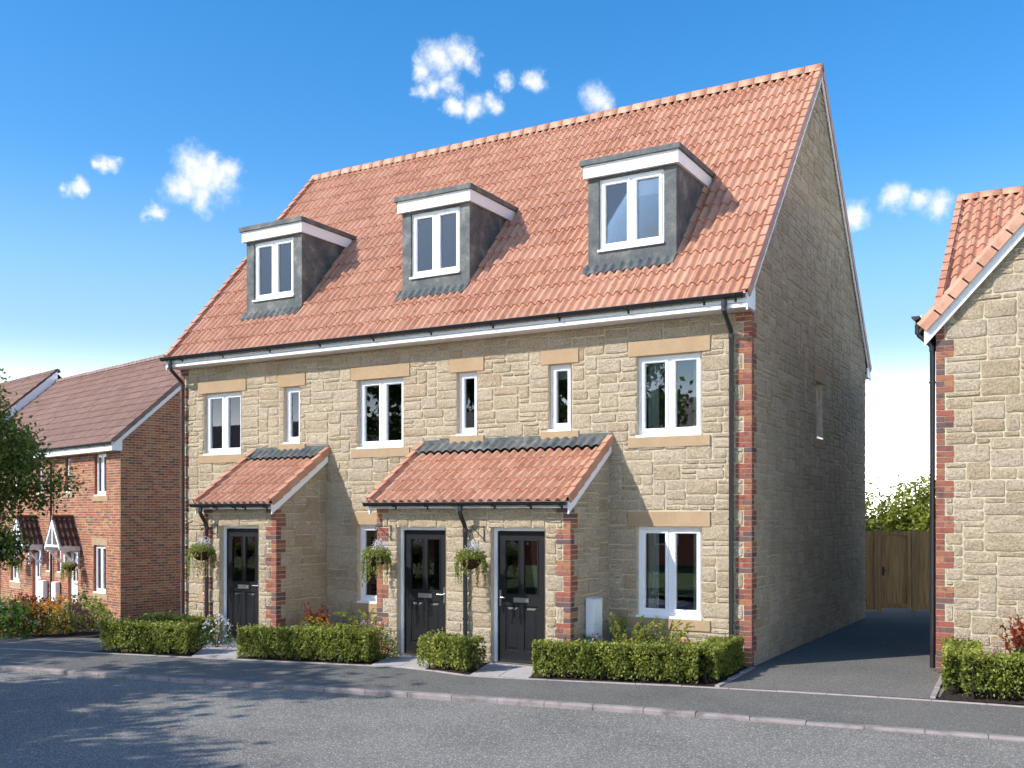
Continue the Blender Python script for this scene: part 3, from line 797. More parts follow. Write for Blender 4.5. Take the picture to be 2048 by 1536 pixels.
# ridge tiles
def ridge_run(parent, a, b, slope, n, mat, name='ridge_tile'):
    """half-round ridge tiles bedded on both slopes; a and b lie on the apex line of the tile surface"""
    a = Vector(a); b = Vector(b); d = (b - a); ln = d.length / n; ang = math.atan2(d.y, d.x)
    V = []; Fc = []; k = 9; wd = .125; lo = -wd * slope + .022; hi = .045
    for x in (.002, ln - .003):
        for i in range(k):
            t = math.pi * i / (k - 1); V.append((x, -wd * math.cos(t), lo + (hi - lo) * math.sin(t) ** .9))
    for i in range(k - 1): Fc.append((i, k + i, k + i + 1, i + 1))
    S = [True] * (k - 1) + [False, False]; Fc += [tuple(range(k)), tuple(range(k, 2 * k))[::-1]]
    ms = [mesh_np(name, V, Fc, M[mat], q, S) for q in (.2, .5, .8)]
    for i in range(n):
        link(name, random.choice(ms), parent, a + d * i / n + Vector((0, 0, random.uniform(-.003, .003))), (0, 0, ang))
ridge_run(roof, (xa, RY, roof_z(RY) - .0), (xb + .01, RY, roof_z(RY) - .0), SL, 39, 'tile')
# verge units, barge boards
def verge_run(parent, x, side, ya, za, yb_, zb_, n, mat='tile', wd=.075, hh=.115):
    """cloaked verge: n capping units up the slope from (ya,za) to (yb_,zb_) at the roof edge x; side +1 right, -1 left"""
    if yb_ < ya: side = -side
    p = math.atan2(zb_ - za, yb_ - ya); L_ = math.hypot(yb_ - ya, zb_ - za); g = L_ / n; me = []
    for q in (.1, .5, .9):
        mb = MB(); x0_, x1_ = (-wd, .012) if side > 0 else (-.012, wd)
        sx = .012 if side > 0 else -.012
        V = [(x0_, 0, .030), (x1_, 0, .030), (x1_, g + .03, .006), (x0_, g + .03, .006), (x0_, .0, .008), (x1_, .0, .008), (x1_, g + .03, -.01), (x0_, g + .03, -.01)]
        mb.add(V, [(0, 1, 2, 3), (0, 4, 5, 1), (0, 3, 7, 4), (1, 5, 6, 2)], q)
        a, b = (.0, .014) if side > 0 else (-.014, 0)
        V = [(xx, yy, zz + (0 if yy == 0 else -.018)) for zz in (-hh, .028) for yy in (0, g + .012) for xx in (a, b)]
        mb.add(V, [(0, 2, 3, 1), (4, 5, 7, 6), (0, 1, 5, 4), (2, 6, 7, 3), (0, 4, 6, 2), (1, 3, 7, 5)], q)
        me.append(mesh_np('verge_tile', mb.V, mb.F, M[mat], mb.T))
    for i in range(n):
        t = i / n; ori = (p, 0, 0) if yb_ > ya else (math.pi - p, 0, 0)
        loc = (x, ya + (yb_ - ya) * t, za + (zb_ - za) * t)
        m = Matrix.Translation(loc) @ Matrix(((1, 0, 0, 0), (0, math.cos(p), -math.sin(p), 0), (0, math.sin(p), math.cos(p), 0), (0, 0, 0, 1)))
        if yb_ < ya: m = Matrix.Translation(loc) @ Matrix.Rotation(math.pi, 4, 'Z') @ Matrix.Rotation(math.pi - p, 4, 'X')
        o = link('verge_tile', random.choice(me), parent); o.matrix_local = m
zt = lambda y: roof_z(y) + .035
verge_run(roof, xb - .005, 1, y0 - .005, zt(y0), RY - .02, zt(RY) - .02, 25)
verge_run(roof, xa + .005, -1, y0 - .005, zt(y0), RY - .02, zt(RY) - .02, 25)
verge_run(roof, xb - .005, 1, yb + .005, zt(y0), RY + .02, zt(RY) - .02, 25)
def barge(parent, x, th, y_a, z_a, y_b, z_b, dep):
    mb = MB(); x0_, x1_ = (x, x + th)
    V = [(xx, yy, zz) for xx in (x0_, x1_) for (yy, zz) in ((y_a, z_a), (y_b, z_b), (y_b, z_b - dep), (y_a, z_a - dep))]
    mb.add(V, [(0, 1, 2, 3), (4, 7, 6, 5), (0, 4, 5, 1), (3, 2, 6, 7), (0, 3, 7, 4), (1, 5, 6, 2)]); return mb.build('barge_board', 'fascia', parent)
barge(T, .028, .022, -.34, uz(-.34) - .01, RY, uz(RY) - .01, .185)
barge(T, .028, .022, RY, uz(RY) - .01, 2 * RY + .34, uz(-.34) - .01, .185)
barge(T, XL - .045, .02, -.34, uz(-.34) - .01, RY, uz(RY) - .01, .185)
# eaves: fascia, soffit, gutter
MB().box(XL - .045, .05, -.335, -.312, 5.07, 5.27).build('fascia_board', 'fascia', T)
MB().box(XL - .04, .027, -.311, .0, 5.066, 5.078).build('soffit', 'fascia', T)
mb = MB()                                                # boxed eaves end at the verge
mb.add([(.028, -.336, 5.068), (.028, .02, 5.068), (.028, .02, 5.40), (.028, -.336, 5.26), (.0505, -.336, 5.068), (.0505, .02, 5.068), (.0505, .02, 5.40), (.0505, -.336, 5.26)], [(0, 1, 2, 3), (4, 7, 6, 5), (0, 4, 5, 1), (0, 3, 7, 4), (1, 5, 6, 2), (2, 6, 7, 3)])
mb.build('eaves_box', 'fascia', T)
MB().box(XL - .04, .05, 2 * RY + .31, 2 * RY + .335, 5.07, 5.27).build('fascia_board', 'fascia', T)
MB().box(.028, .0505, 2 * RY, 2 * RY + .336, 5.068, 5.27).build('eaves_box', 'fascia', T)
gutter(T, XL - .10, .02, -.395, 5.245, brackets=[-.12, -.58, -1.75, -2.9, -4.1, -5.3, -6.5, -7.7, -8.9, -10.1, -11.2])
gutter(T, XL - .10, .03, 2 * RY + .395, 5.245)
downpipe(T, [(-.27, -.395, 5.19), (-.27, -.395, 5.06), (-.27, -.36, 5.0), (-.27, -.10, 4.80), (-.27, -.075, 4.74), (-.27, -.075, .0)], .034,
         [(-.27, -.395, 5.12), (-.27, -.395, 5.05), (-.27, -.075, 4.72)], [(-.27, -.075, z) for z in (3.95, 2.1, .62)], (0, 1, .07))
downpipe(T, [(XL + .14, -.395, 5.19), (XL + .14, -.395, 5.06), (XL + .14, -.36, 5.0), (XL + .14, -.10, 4.80), (XL + .14, -.075, 4.74), (XL + .14, -.075, .0)], .034,
         [(XL + .14, -.395, 5.12), (XL + .14, -.395, 5.05), (XL + .14, -.075, 4.72)], [(XL + .14, -.075, z) for z in (4.1, 2.5, 1.2)], (0, 1, .07))

# dormers
def corrug(mb, x0_, x1_, y_lo, y_hi, zfun, amp, tiltp, ph=.8, wl=.1495, off=.02, n_per=7, xref=None):
    n = max(4, int((x1_ - x0_) / wl * n_per)); V = []; Fc = []
    for i in range(n + 1):
        x = x0_ + (x1_ - x0_) * i / n; pp = (x - (xref if xref is not None else x0_)) / wl * 2 * math.pi
        a = amp * math.sin(pp - .35 * math.sin(pp) + ph)
        for t, fade in ((0, 1), (.5, 1), (1, .75)):
            y = y_lo + (y_hi - y_lo) * t; nrm = a * fade + off
            V.append((x, y - nrm * math.sin(tiltp), zfun(y) + nrm * math.cos(tiltp)))
    for i in range(n):
        for k in range(2): Fc.append((3 * i + k, 3 * i + 3 + k, 3 * i + 4 + k, 3 * i + 1 + k))
    mb.add(V, Fc, 0, True)
for (a, b) in DORM:
    yf = .42; zb_ = 7.52; D = front(yf); wa, wb, wz0, wz1 = a + .185, b - .20, 6.33, 7.49
    ye = (zb_ - roof_z(0)) / SL
    mb = MB()
    for q in [(a, wa, roof_z(yf) - .12, zb_), (wb, b, roof_z(yf) - .12, zb_), (wa, wb, roof_z(yf) - .12, wz0), (wa, wb, wz1, zb_)]:
        box_f(mb, D, q[0], q[1], -.09, 0, q[2], q[3])
    dm = mb.build('dormer', 'lead', T)
    for s, x in ((1, b), (-1, a)):
        c = MB(); x0_, x1_ = (x - .03, x - .001) if s > 0 else (x + .001, x + .03)
        V = [(xx, yy, zz) for xx in (x0_, x1_) for (yy, zz) in ((yf + .089, roof_z(yf + .089) - .15), (ye + .2, roof_z(ye + .2) - .15), (ye + .2, zb_), (yf + .089, zb_))]
        c.add(V, [(0, 1, 2, 3)[::-1], (4, 5, 6, 7), (0, 3, 7, 4), (2, 6, 7, 3)[::-1]]); c.build('cheek', 'lead', dm)
    f0 = zb_ - .0; f1 = 7.715; yfr = yf - .075
    mb = MB(); mb.box(a - .055, b + .055, yfr, yfr + .02, f0, f1); mb.box(b + .035, b + .055, yfr + .0201, ye + .25, f0, f1); mb.box(a - .055, a - .035, yfr + .0201, ye + .25, f0, f1)
    mb.build('dormer_fascia', 'fascia', dm)
    MB().box(a - .034, b + .034, yfr + .0205, ye + .1, f0 + .004, f0 + .012).build('dormer_soffit', 'fascia', dm)
    MB().box(a - .095, b + .095, yfr - .045, ye + .36, f1 + .002, 7.80).build('dormer_roof', 'lead', dm)
    window(dm, D, wa, wb, wz0, wz1, lights=2, rec=.045, blind=.27, room=1.0, wname='dormer_window', sillout=.02, rm=.012)
    mb = MB(); corrug(mb, a - .06, b + .0, yf - .135, yf + .03, lambda y: roof_z(y), .020, PITCH, off=.012, xref=xa + .03)
    mb.build('apron_flashing', 'lead', dm)

# porches
PS = .657; PP = math.atan(PS); PLN = math.hypot(1, PS)
def door(parent, fr, u0, u1, z0, z1, mat, rec=.09, handle=1, name='door', glazed=(.52, .93)):
    mb = MB(); fw_ = .05
    for q in [(u0, u0 + fw_, z0, z1), (u1 - fw_, u1, z0, z1), (u0 + fw_, u1 - fw_, z1 - .045, z1)]: box_f(mb, fr, q[0], q[1], -rec - .07, -rec, q[2], q[3])
    frame = mb.build('door_frame', 'upvc', parent)
    s = MB(); box_f(s, fr, u0 + .01, u1 - .01, -rec - .06, -rec + .05, z0, z0 + .035); s.build('threshold', 'chrome', frame)
    a, b, c, d = u0 + fw_ + .004, u1 - fw_ - .004, z0 + .04, z1 - .05; W_ = b - a; H_ = d - c; n1 = -rec - .02; n0 = -rec - .06
    pl, pr, gp = a + W_ * .16, b - W_ * .16, W_ * .10; um = (a + b) / 2
    ps = [(pl, um - gp / 2), (um + gp / 2, pr)]
    gz = (c + H_ * glazed[0], c + H_ * glazed[1]); bz = (c + H_ * .085, c + H_ * .43)
    mb = MB()
    us_ = [a, pl, um - gp / 2, um + gp / 2, pr, b]; zs_ = [c, bz[0], bz[1], gz[0], gz[1], d]
    for i in range(5):
        for j in range(5):
            if i in (1, 3) and j in (1, 3): continue
            box_f(mb, fr, us_[i], us_[i + 1], n0, n1, zs_[j], zs_[j + 1])
    leaf = mb.build(name, mat, parent)
    for (p, q) in ps:
        m2 = MB()                                                      # raised and fielded panel
        A0 = [(p, bz[0]), (q, bz[0]), (q, bz[1]), (p, bz[1])]
        def ring(ins, n): return [fr.p(u + (ins if u == p else -ins), n, z + (ins if z == bz[0] else -ins)) for u, z in A0]
        r0, r1, r2, r3 = ring(0, n1), ring(.010, n1 - .014), ring(.028, n1 - .014), ring(.055, n1 - .001)
        for x, y in ((r0, r1), (r1, r2), (r2, r3)):
            for k in range(4): m2.quad(x[k], x[(k + 1) % 4], y[(k + 1) % 4], y[k])
        m2.quad(*r3); m2.build('door_panel', mat, leaf)
        g = MB(); box_f(g, fr, p, q, n0 + .015, n0 + .021, gz[0], gz[1]); g.build('pane', 'glass', leaf)
        t = MB(); e = .012
        for z in [(p - e, p + .004, gz[0] - e, gz[1] + e), (q - .004, q + e, gz[0] - e, gz[1] + e), (p + .004, q - .004, gz[0] - e, gz[0] + .004), (p + .004, q - .004, gz[1] - .004, gz[1] + e)]:
            box_f(t, fr, z[0], z[1], n1 + .001, n1 + .008, z[2], z[3])
        t.build('glazing_trim', mat, leaf)
    zl = c + H_ * .475
    l = MB(); box_f(l, fr, um - .13, um + .13, n1 + .001, n1 + .012, zl - .035, zl + .035); box_f(l, fr, um - .10, um + .10, n1 + .012, n1 + .020, zl - .018, zl + .012); l.build('letter_plate', 'chrome', leaf)
    hx = a + .045 if handle > 0 else b - .045
    h = MB(); box_f(h, fr, hx - .016, hx + .016, n1 + .001, n1 + .010, zl - .10, zl + .14)
    h.tube([fr.p(hx, n1, zl + .03), fr.p(hx, n1 + .05, zl + .03)], .010, 8); h.tube([fr.p(hx, n1 + .05, zl + .03), fr.p(hx + handle * .11, n1 + .05, zl + .03)], .010, 8); h.build('door_handle', 'chrome', leaf)
    r = MB(); r.quad(*[fr.p(u, -1.0, z) for u, z in ((u0 - .2, z0 - .0), (u1 + .2, z0), (u1 + .2, z1 + .1), (u0 - .2, z1 + .1))])
    for (p, z), (p2, z2) in (((u0 - .2, z0), (u0 - .2, z1 + .1)), ((u1 + .2, z0), (u1 + .2, z1 + .1)), ((u0 - .2, z1 + .1), (u1 + .2, z1 + .1)), ((u0 - .2, z0), (u1 + .2, z0))):
        r.quad(fr.p(p, -rec - .08, z), fr.p(p2, -rec - .08, z2), fr.p(p2, -1.0, z2), fr.p(p, -1.0, z))
    r.build('room', 'room', leaf)
    return leaf
DOORS = [(-9.17, -8.24), (-5.28, -4.36), (-3.55, -2.635)]
PY = -1.30; PF = front(PY)
def ptop(y): return 3.37 + PS * y - .10                                  # top of the porch cheek wall under the roof
for pi, (a, b) in enumerate(PORCH):
    dd = [d for d in DOORS if a < d[0] < b]; z0 = -.06; z1 = 2.28
    ops = [(d[0], d[1], z0, 1.97) for d in dd]
    mb = MB(); wall_plane(mb, PF, a, b, -.3, z1, [(o[0], o[1], -.3, o[3]) for o in ops])
    PR = rside(b)
    mb.quad(PR.p(PY, 0, -.3), PR.p(0, 0, -.3), PR.p(0, 0, ptop(0)), PR.p(PY, 0, ptop(PY)))
    mb.quad((a, 0, -.3), (a, PY, -.3), (a, PY, ptop(PY)), (a, 0, ptop(0)))
    po = mb.build('porch', 'mortar', T)
    for o in ops: mb = MB(); reveals(mb, PF, o, .16); mb.build('door_reveal', 'reveal', po)
    stone_wall('tstone', po, PF, a, b, z0, z0 + 2.325, rects_block(ops, None, ((b, 1, z0, .075, .228, .115), (a, -1, z0, .075, .228, .115))))
    stone_wall('tstone', po, PR, PY, -.02, z0, z0 + 3.3, rects_block([], lambda y: ptop(y) - .02, ((PY, -1, z0, .075, .11, .222),)))
    quoin('tbrick', po, PF, PR, z0, z1, b, 0, 1); quoin('tbrick', po, PF, None, z0, z1, a, 0, -1)
    for k, d in enumerate(dd):
        # the door that stands right of its pair has its handle on the left
        door(T, PF, d[0], d[1], z0 + .0, 1.97, 'doorblack', handle=1 if (pi == 1 and k == 1) else -1)
    # roof
    ra, rb = a - .05, b + .075; yl = -1.50
    pz = lambda y: 3.37 + PS * y
    mb = MB(); mb.quad((ra + .04, yl + .02, pz(yl) - .105), (rb - .035, yl + .02, pz(yl) - .105), (rb - .035, 0, pz(0) - .115), (ra + .04, 0, pz(0) - .115))
    pr_ = mb.build('porch_roof', 'felt', T)
    o_ = Vector((ra + .02, yl, pz(yl) - .03 / math.cos(PP)))
    tile_roof('ttile', pr_, 'tile', o_, Euler((PP, 0, 0)), rb - ra - .04, 1.50, .30, tw=.31)
    nw = max(1, round((rb - ra - .04) / .31)); wl = (rb - ra - .04) / nw / 2
    mb = MB(); corrug(mb, ra + .05, rb - .06, -.26, -.015, pz, .020, PP, off=.022, wl=wl, xref=ra + .02); mb.build('lead_flashing', 'lead', pr_)
    mb = MB(); segs = [(ra + .06, rb + .0)]
    for (s0, s1, c, d) in SILS:
        if c > 3.2 and s1 > ra and s0 < rb: segs = [q for (x, y) in segs for q in ((x, min(y, s0)), (max(x, s1), y)) if q[1] - q[0] > .02]
    for s0, s1 in segs: mb.box(s0, s1, -.036, .0, 3.22, 3.425)
    mb.box(segs[0][0] + .01, segs[-1][1] - .01, -.028, .0, 3.20, 3.31)
    mb.build('wall_flashing', 'lead', pr_)
    nv = 7
    verge_run(pr_, rb, 1, yl - .005, pz(yl) + .03, -.03, pz(-.03) + .03, nv, wd=.07, hh=.10)
    verge_run(pr_, ra, -1, yl - .005, pz(yl) + .03, -.03, pz(-.03) + .03, nv, wd=.07, hh=.10)
    barge(pr_, rb - .03, .02, yl + .03, pz(yl + .03) - .06, -.03, pz(-.03) - .06, .17)
    barge(pr_, ra + .012, .02, yl + .03, pz(yl + .03) - .06, -.03, pz(-.03) - .06, .17)
    MB().box(ra + .034, rb - .032, yl + .03, yl + .05, 2.262, 2.355).build('fascia_board', 'fascia', pr_)
    MB().box(ra + .03, rb - .03, yl + .0501, PY, 2.262, 2.272).build('soffit', 'fascia', pr_)
    gutter(pr_, ra - .03, rb - .03, yl - .025, 2.345, r=.05, brackets=[ra + .55, rb - .62, rb - .12] + ([ra + 1.15, ra + 1.75, ra + 2.35] if pi else [ra + 1.0]))
    dx = -9.42 if pi == 0 else -3.96
    downpipe(pr_, [(dx, yl - .025, 2.30), (dx, yl - .025, 2.20), (dx, yl + .01, 2.14), (dx, PY - .10, 2.02), (dx, PY - .075, 1.95), (dx, PY - .075, -.03)], .034,
             [(dx, yl - .025, 2.25), (dx, PY - .075, 1.93)], [(dx, PY - .075, z) for z in ((.12,) if pi == 0 else (.6,))], (0, 1, .075))

# ================================================================== NEIGHBOURING STONE HOUSE (right)
NX, NY = 2.34, .83
H2 = empty('gabled_house', (NX, NY, 0), 0, 'stone house with white bargeboards and brick quoin across the driveway from the gate', 'house')
WM2 = Matrix.Translation((NX, NY, 0))
GWD = 4.2; HFR = front(0); ESL = 1.10; EZ = 4.78
def ntop(u): return EZ + ESL * min(u + .0, GWD - u) + .02
mb = MB(); mb.quad(HFR.p(0, 0, -.3), HFR.p(GWD, 0, -.3), HFR.p(GWD, 0, ntop(GWD)), HFR.p(GWD / 2, 0, ntop(GWD / 2)), HFR.p(0, 0, ntop(0)))
nw_ = mb.build('front_wall', 'mortar', H2)
stone_wall('nstone', nw_, HFR, 0, GWD, -.02, ntop(GWD / 2), rects_block([], lambda u: ntop(u) + .03, ((0, -1, -.02, .0805, .228, .115),)), WM2, .0805)
q2 = link('quoin', None, H2); quoin('nbrick', q2, HFR, None, -.02, EZ + .01, 0, 0, -1, WM2, course=.0805)
mb = MB(); mb.quad((0, 8, -.3), (0, 0, -.3), (0, 0, EZ), (0, 8, EZ)); mb.quad((GWD, 0, -.3), (GWD, 8, -.3), (GWD, 8, EZ), (GWD, 0, EZ)); mb.quad((GWD, .9, -.3), (6, .9, -.3), (6, .9, 5.0), (GWD, .9, 5.0)); mb.quad((GWD, 7.3, -.3), (0, 7.3, -.3), (0, 7.3, EZ), (GWD, 7.3, EZ)); mb.build('side_wall', 'reveal', H2)
# front gable roof (ridge runs back), seen from below and edge on
gp = math.atan(ESL); mb = MB(); ex = -.20; ez = EZ + ESL * ex + .16; rx = GWD / 2; rzz = EZ + ESL * rx + .16
for s in (1, -1):
    X0 = ex if s > 0 else GWD - ex
    P4 = [(X0, -.13, ez), (rx, -.13, rzz), (rx, 3.6, rzz), (X0, 3.6, ez)]
    mb.quad(*P4); mb.quad(*[(p[0], p[1], p[2] - .05) for p in P4[::-1]]); mb.quad(P4[0], P4[1], (rx, -.13, rzz - .05), (X0, -.13, ez - .05))
nr_ = mb.build('gable_roof', 'felt', H2)
GL = math.hypot(rx - ex, rzz - ez)
tile_roof('ntile', nr_, 'tile', Vector((ex, 3.6, ez + .02)), Euler((gp, 0, -math.pi / 2)), 3.7, GL - .02, .39, WM2, key='ntile')
tile_roof('ntile', nr_, 'tile', Vector((GWD - ex, -.1, ez + .02)), Euler((gp, 0, math.pi / 2)), 3.7, GL - .02, .39, WM2, key='ntile')
# verge caps up the front gable edge, half-round with clips
nv = 13
for i in range(2 * nv):
    sg = 1 if i < nv else -1; t = (i % nv) / nv; L_ = GL / nv
    base = Vector((rx + sg * (ex - rx) * (1 - t), -.12, ez + (rzz - ez) * t + .05))
    mb = MB()
    fz = 1 if sg > 0 else -1
    V = []; Fc = []; k = 7
    for x in (0, L_ + .03):
        rr_ = .075 if x == 0 else .065
        for j in range(k):
            th = math.pi * j / (k - 1); V.append((x, .02 - rr_ * .8 * math.cos(th), fz * (rr_ * math.sin(th) - .02)))
    for j in range(k - 1): Fc.append((j, j + 1, k + j + 1, k + j))
    Fc += [tuple(range(k)), tuple(range(k, 2 * k))]
    mb.add(V, Fc, random.random(), False)
    mb.box(0, L_ + .02, -.045, -.030, *((-.13, -.015) if sg > 0 else (.015, .13)), random.random())
    o = mb.build('verge_tile', 'tile', nr_); o.location = base; o.rotation_euler = (0, -gp if sg > 0 else gp - math.pi, 0)
# bargeboard with raked soffit, boxed at the eaves
mb = MB(); dz = .185
def bq(y_, d0, d1): return [(ex + .06, y_, ez + ESL * .06 - d0), (rx, y_, rzz - d0), (rx, y_, rzz - d1), (ex + .06, y_, ez + ESL * .06 - d1)]
mb.quad(*bq(-.10, .05, .30)); mb.quad(*bq(-.078, .05, .30)[::-1]); mb.quad(*[(GWD - p[0], p[1], p[2]) for p in bq(-.10, .05, .30)[::-1]]); mb.quad(*[(GWD - p[0], p[1], p[2]) for p in bq(-.078, .05, .30)])
A4 = bq(-.10, .30, .30); B4 = bq(-.078, .30, .30); mb.quad(A4[0], A4[1], B4[1], B4[0])
mb.add([(-.185, -.1005, 4.765), (.015, -.1005, 4.775), (.06, -.1005, 4.83), (.06, -.1005, 4.95), (-.185, -.1005, 4.72 + .05)], [(0, 1, 2, 3, 4)])
mb.build('barge_board', 'fascia', H2)
mb = MB(); mb.quad((ex + .06, -.10, EZ - .02), (ex + .06, 7.4, EZ - .02), (0, 7.4, EZ - .02), (0, -.10, EZ - .02)); mb.box(-.187, -.165, -.10, 7.4, EZ - .03, EZ + .14); mb.quad((-.165, -.099, EZ - .02), (.02, -.099, EZ - .02), (.02, -.099, EZ + .2), (-.165, -.099, EZ + .05)); mb.build('soffit', 'fascia', H2)
mb = MB()
V = []; Fc = []; n = 10; r = .055; prof = [(-r * math.cos(math.pi * k / n), -r * math.sin(math.pi * k / n)) for k in range(n + 1)]
for y in (-.16, 7.4):
    for px_, pz_ in prof: V.append((-.245 + px_, y, EZ + .12 + pz_))
for i in range(n): Fc.append((i, i + 1, n + 2 + i, n + 1 + i))
mb.add(V, Fc, 0, True); mb.add(V[:n + 1], [tuple(range(n + 1))]); mb.build('gutter', 'black', H2)
downpipe(H2, [(-.235, .02, EZ + .08), (-.235, .02, EZ - .08), (-.22, .02, EZ - .12), (-.09, .06, EZ - .24), (-.055, .07, EZ - .30), (-.055, .07, .04)], .036, [(-.235, .02, EZ + .0), (-.235, .02, EZ - .07), (-.055, .07, EZ - .32)], [(-.055, .07, z) for z in (4.0, 2.2, .75)], (1, 0, .06))
# main roof behind: ridge along x
MSL = .839; mp_ = math.atan(MSL); mz = lambda y: 5.39 + MSL * (y + NY - 1.72)
mb = MB(); ya_, yr_ = .35, 4.19 - NY; mb.quad((-.09, ya_, mz(ya_) - .13), (6, ya_, mz(ya_) - .13), (6, yr_, mz(yr_) - .13), (-.09, yr_, mz(yr_) - .13))
mb.quad((-.09, yr_, mz(yr_) - .13), (6, yr_, mz(yr_) - .13), (6, 2 * yr_, mz(0) - .13), (-.09, 2 * yr_, mz(0) - .13))
mr_ = mb.build('roof', 'felt', H2)
tile_roof('ntile', mr_, 'tile', Vector((-.06, ya_, mz(ya_) - .03)), Euler((mp_, 0, 0)), 6.0, (yr_ - ya_) * math.hypot(1, MSL), .30, WM2, key='ntile2')
ridge_run(mr_, (-.10, yr_, mz(yr_)), (6, yr_, mz(yr_)), MSL, 18, 'tile')
verge_run(mr_, -.09, -1, ya_, mz(ya_) + .03, yr_, mz(yr_) + .02, 15)
mb = MB(); mb.quad((0, 2 * yr_ + .2, -.3), (0, 0, -.3), (0, 0, EZ), (0, yr_, mz(yr_) - .08), (0, 2 * yr_ + .2, mz(0) - .3)); mb.build('gable_wall', 'reveal', H2)

# ================================================================== BRICK TERRACE DOWN THE STREET (left)
LP = Vector((-20.086, 5.318, 0)); LROT = math.atan2(-.244, .970)
H3 = empty('brick_terrace', LP, LROT, 'red brick terrace with brown tiled roof, white doors and gabled door canopies', 'house')
WM3 = Matrix.Translation(LP) @ Matrix.Rotation(LROT, 4, 'Z')
GZ = -1.02; EV = 4.02; LW = 13.0; LR = 3.35; LSL = .90; lp = math.atan(LSL)
def lz(y): return 4.30 + LSL * (y + .28)
LF = front(0); LG = rside(0)
def W_(u0, u1, z0, z1): return (-u1, -u0, z0, z1)
OP3 = [W_(.94, 1.73, 2.73, 3.98), W_(.96, 1.80, -.17, 1.26), W_(3.50, 3.88, 2.87, 3.96), W_(5.72, 6.10, 2.87, 3.96), W_(7.87, 8.66, 2.73, 3.98), W_(7.76, 8.55, -.15, 1.26),
       W_(2.95, 3.68, -1.0, 1.14), W_(5.88, 6.60, -1.0, 1.14), W_(4.16, 4.52, .33, 1.14), W_(5.06, 5.40, .33, 1.14)]
LI3 = [(o[0] - .13, o[1] + .13, o[3], o[3] + .22) for k, o in enumerate(OP3) if k in (1, 5)]
SI3 = [(o[0] - .13, o[1] + .13, o[2] - .16, o[2]) for k, o in enumerate(OP3) if k not in (6, 7)]
mb = MB(); wall_plane(mb, LF, -LW, 0, GZ - .2, EV + .2, OP3); lw = mb.build('front_wall', 'bmortar', H3)
for o in OP3: mb = MB(); reveals(mb, LF, o, .13, .008); mb.build('window_reveal', 'brick2', H3)
bricks('lbrick', lw, LF, -LW, 0, GZ, EV + .05, OP3 + LI3 + SI3, wm=WM3)
def l3top(y): return (lz(y) if y < LR else lz(2 * LR - y)) - .12
mb = MB(); mb.quad(LG.p(0, 0, GZ - .2), LG.p(2 * LR, 0, GZ - .2), LG.p(2 * LR, 0, l3top(2 * LR)), LG.p(LR, 0, l3top(LR)), LG.p(0, 0, l3top(0)))
lgw = mb.build('gable_wall', 'bmortar', H3)
bricks('lbrick', lgw, LG, 0, 2 * LR, GZ, l3top(LR), [], top=lambda u: l3top(u) + .02, wm=WM3)
mb = MB(); mb.quad((-LW, 2 * LR, GZ), (-LW, 0, GZ), (-LW, 0, l3top(0)), (-LW, LR, l3top(LR)), (-LW, 2 * LR, l3top(2 * LR))); mb.quad((0, 2 * LR, GZ), (-LW, 2 * LR, GZ), (-LW, 2 * LR, EV), (0, 2 * LR, EV)); mb.build('rear_wall', 'brick2', H3)
for (a, b, c, d) in LI3: box_f(MB(), LF, a, b, -.02, .014, c, d).build('lintel', 'dressed', H3)
for (a, b, c, d) in SI3: box_f(MB(), LF, a, b, -.02, .018, c, d - .002).build('stone_sill', 'dressed', H3)
for k, o in enumerate(OP3):
    if k in (6, 7): door(H3, LF, *o, 'doorwhite', rec=.08, handle=-1)
    else: window(H3, LF, *o, lights=2 if o[1] - o[0] > .6 else 1, curtains=((.09, .25), (.8, .93)) if o[1] - o[0] > .6 else (), room=1.2)
mb = MB(); la, lb = -LW - .05, .10
for (p, q) in ((-.30, LR), (LR, 2 * LR + .30)):
    z_ = lambda y: (lz(y) if y <= LR else lz(2 * LR - y)) - .12
    mb.quad((la, p, z_(p)), (lb, p, z_(p)), (lb, q, z_(q)), (la, q, z_(q)))
lroof = mb.build('roof', 'felt', H3)
tile_roof('ltile', lroof, 'tile2', Vector((la, -.30, lz(-.30) - .04)), Euler((lp, 0, 0)), lb - la - .02, (LR + .3) * math.hypot(1, LSL), .385, WM3, key='ltile', tw=.32, rolls=3, amp=.017, lift=.03, th=.034)
ridge_run(lroof, (la, LR, lz(LR)), (lb, LR, lz(LR)), LSL, 40, 'tile2')
verge_run(lroof, lb, 1, -.30, lz(-.30) + .03, LR, lz(LR) + .03, 16, mat='tile2', hh=.09)
mb = MB()
barge(H3, .055, .02, -.28, lz(-.28) - .06, LR, lz(LR) - .06, .20)
MB().box(-LW - .04, .075, -.29, -.27, 4.01, 4.24).build('fascia_board', 'fascia', H3)
MB().box(-LW - .04, .054, -.269, 0, 4.005, 4.015).build('soffit', 'fascia', H3)
mb = MB(); mb.add([(.055, -.291, 4.008), (.055, .02, 4.008), (.055, .02, 4.36), (.055, -.291, 4.2), (.0755, -.291, 4.008), (.0755, .02, 4.008), (.0755, .02, 4.36), (.0755, -.291, 4.2)], [(0, 1, 2, 3), (4, 7, 6, 5), (0, 4, 5, 1), (0, 3, 7, 4), (1, 5, 6, 2), (2, 6, 7, 3)]); mb.build('eaves_box', 'fascia', H3)
gutter(H3, -LW, .06, -.345, 4.235, brackets=[-.4 - .95 * k for k in range(12)])
for dx in (-4.85, -9.6):
    downpipe(H3, [(dx, -.345, 4.18), (dx, -.345, 4.05), (dx, -.31, 3.99), (dx, -.10, 3.84), (dx, -.075, 3.77), (dx, -.075, GZ)], .034, [(dx, -.345, 4.1), (dx, -.075, 3.74)], [(dx, -.075, z) for z in (3.2, 1.5, -.3)], (0, 1, .07))
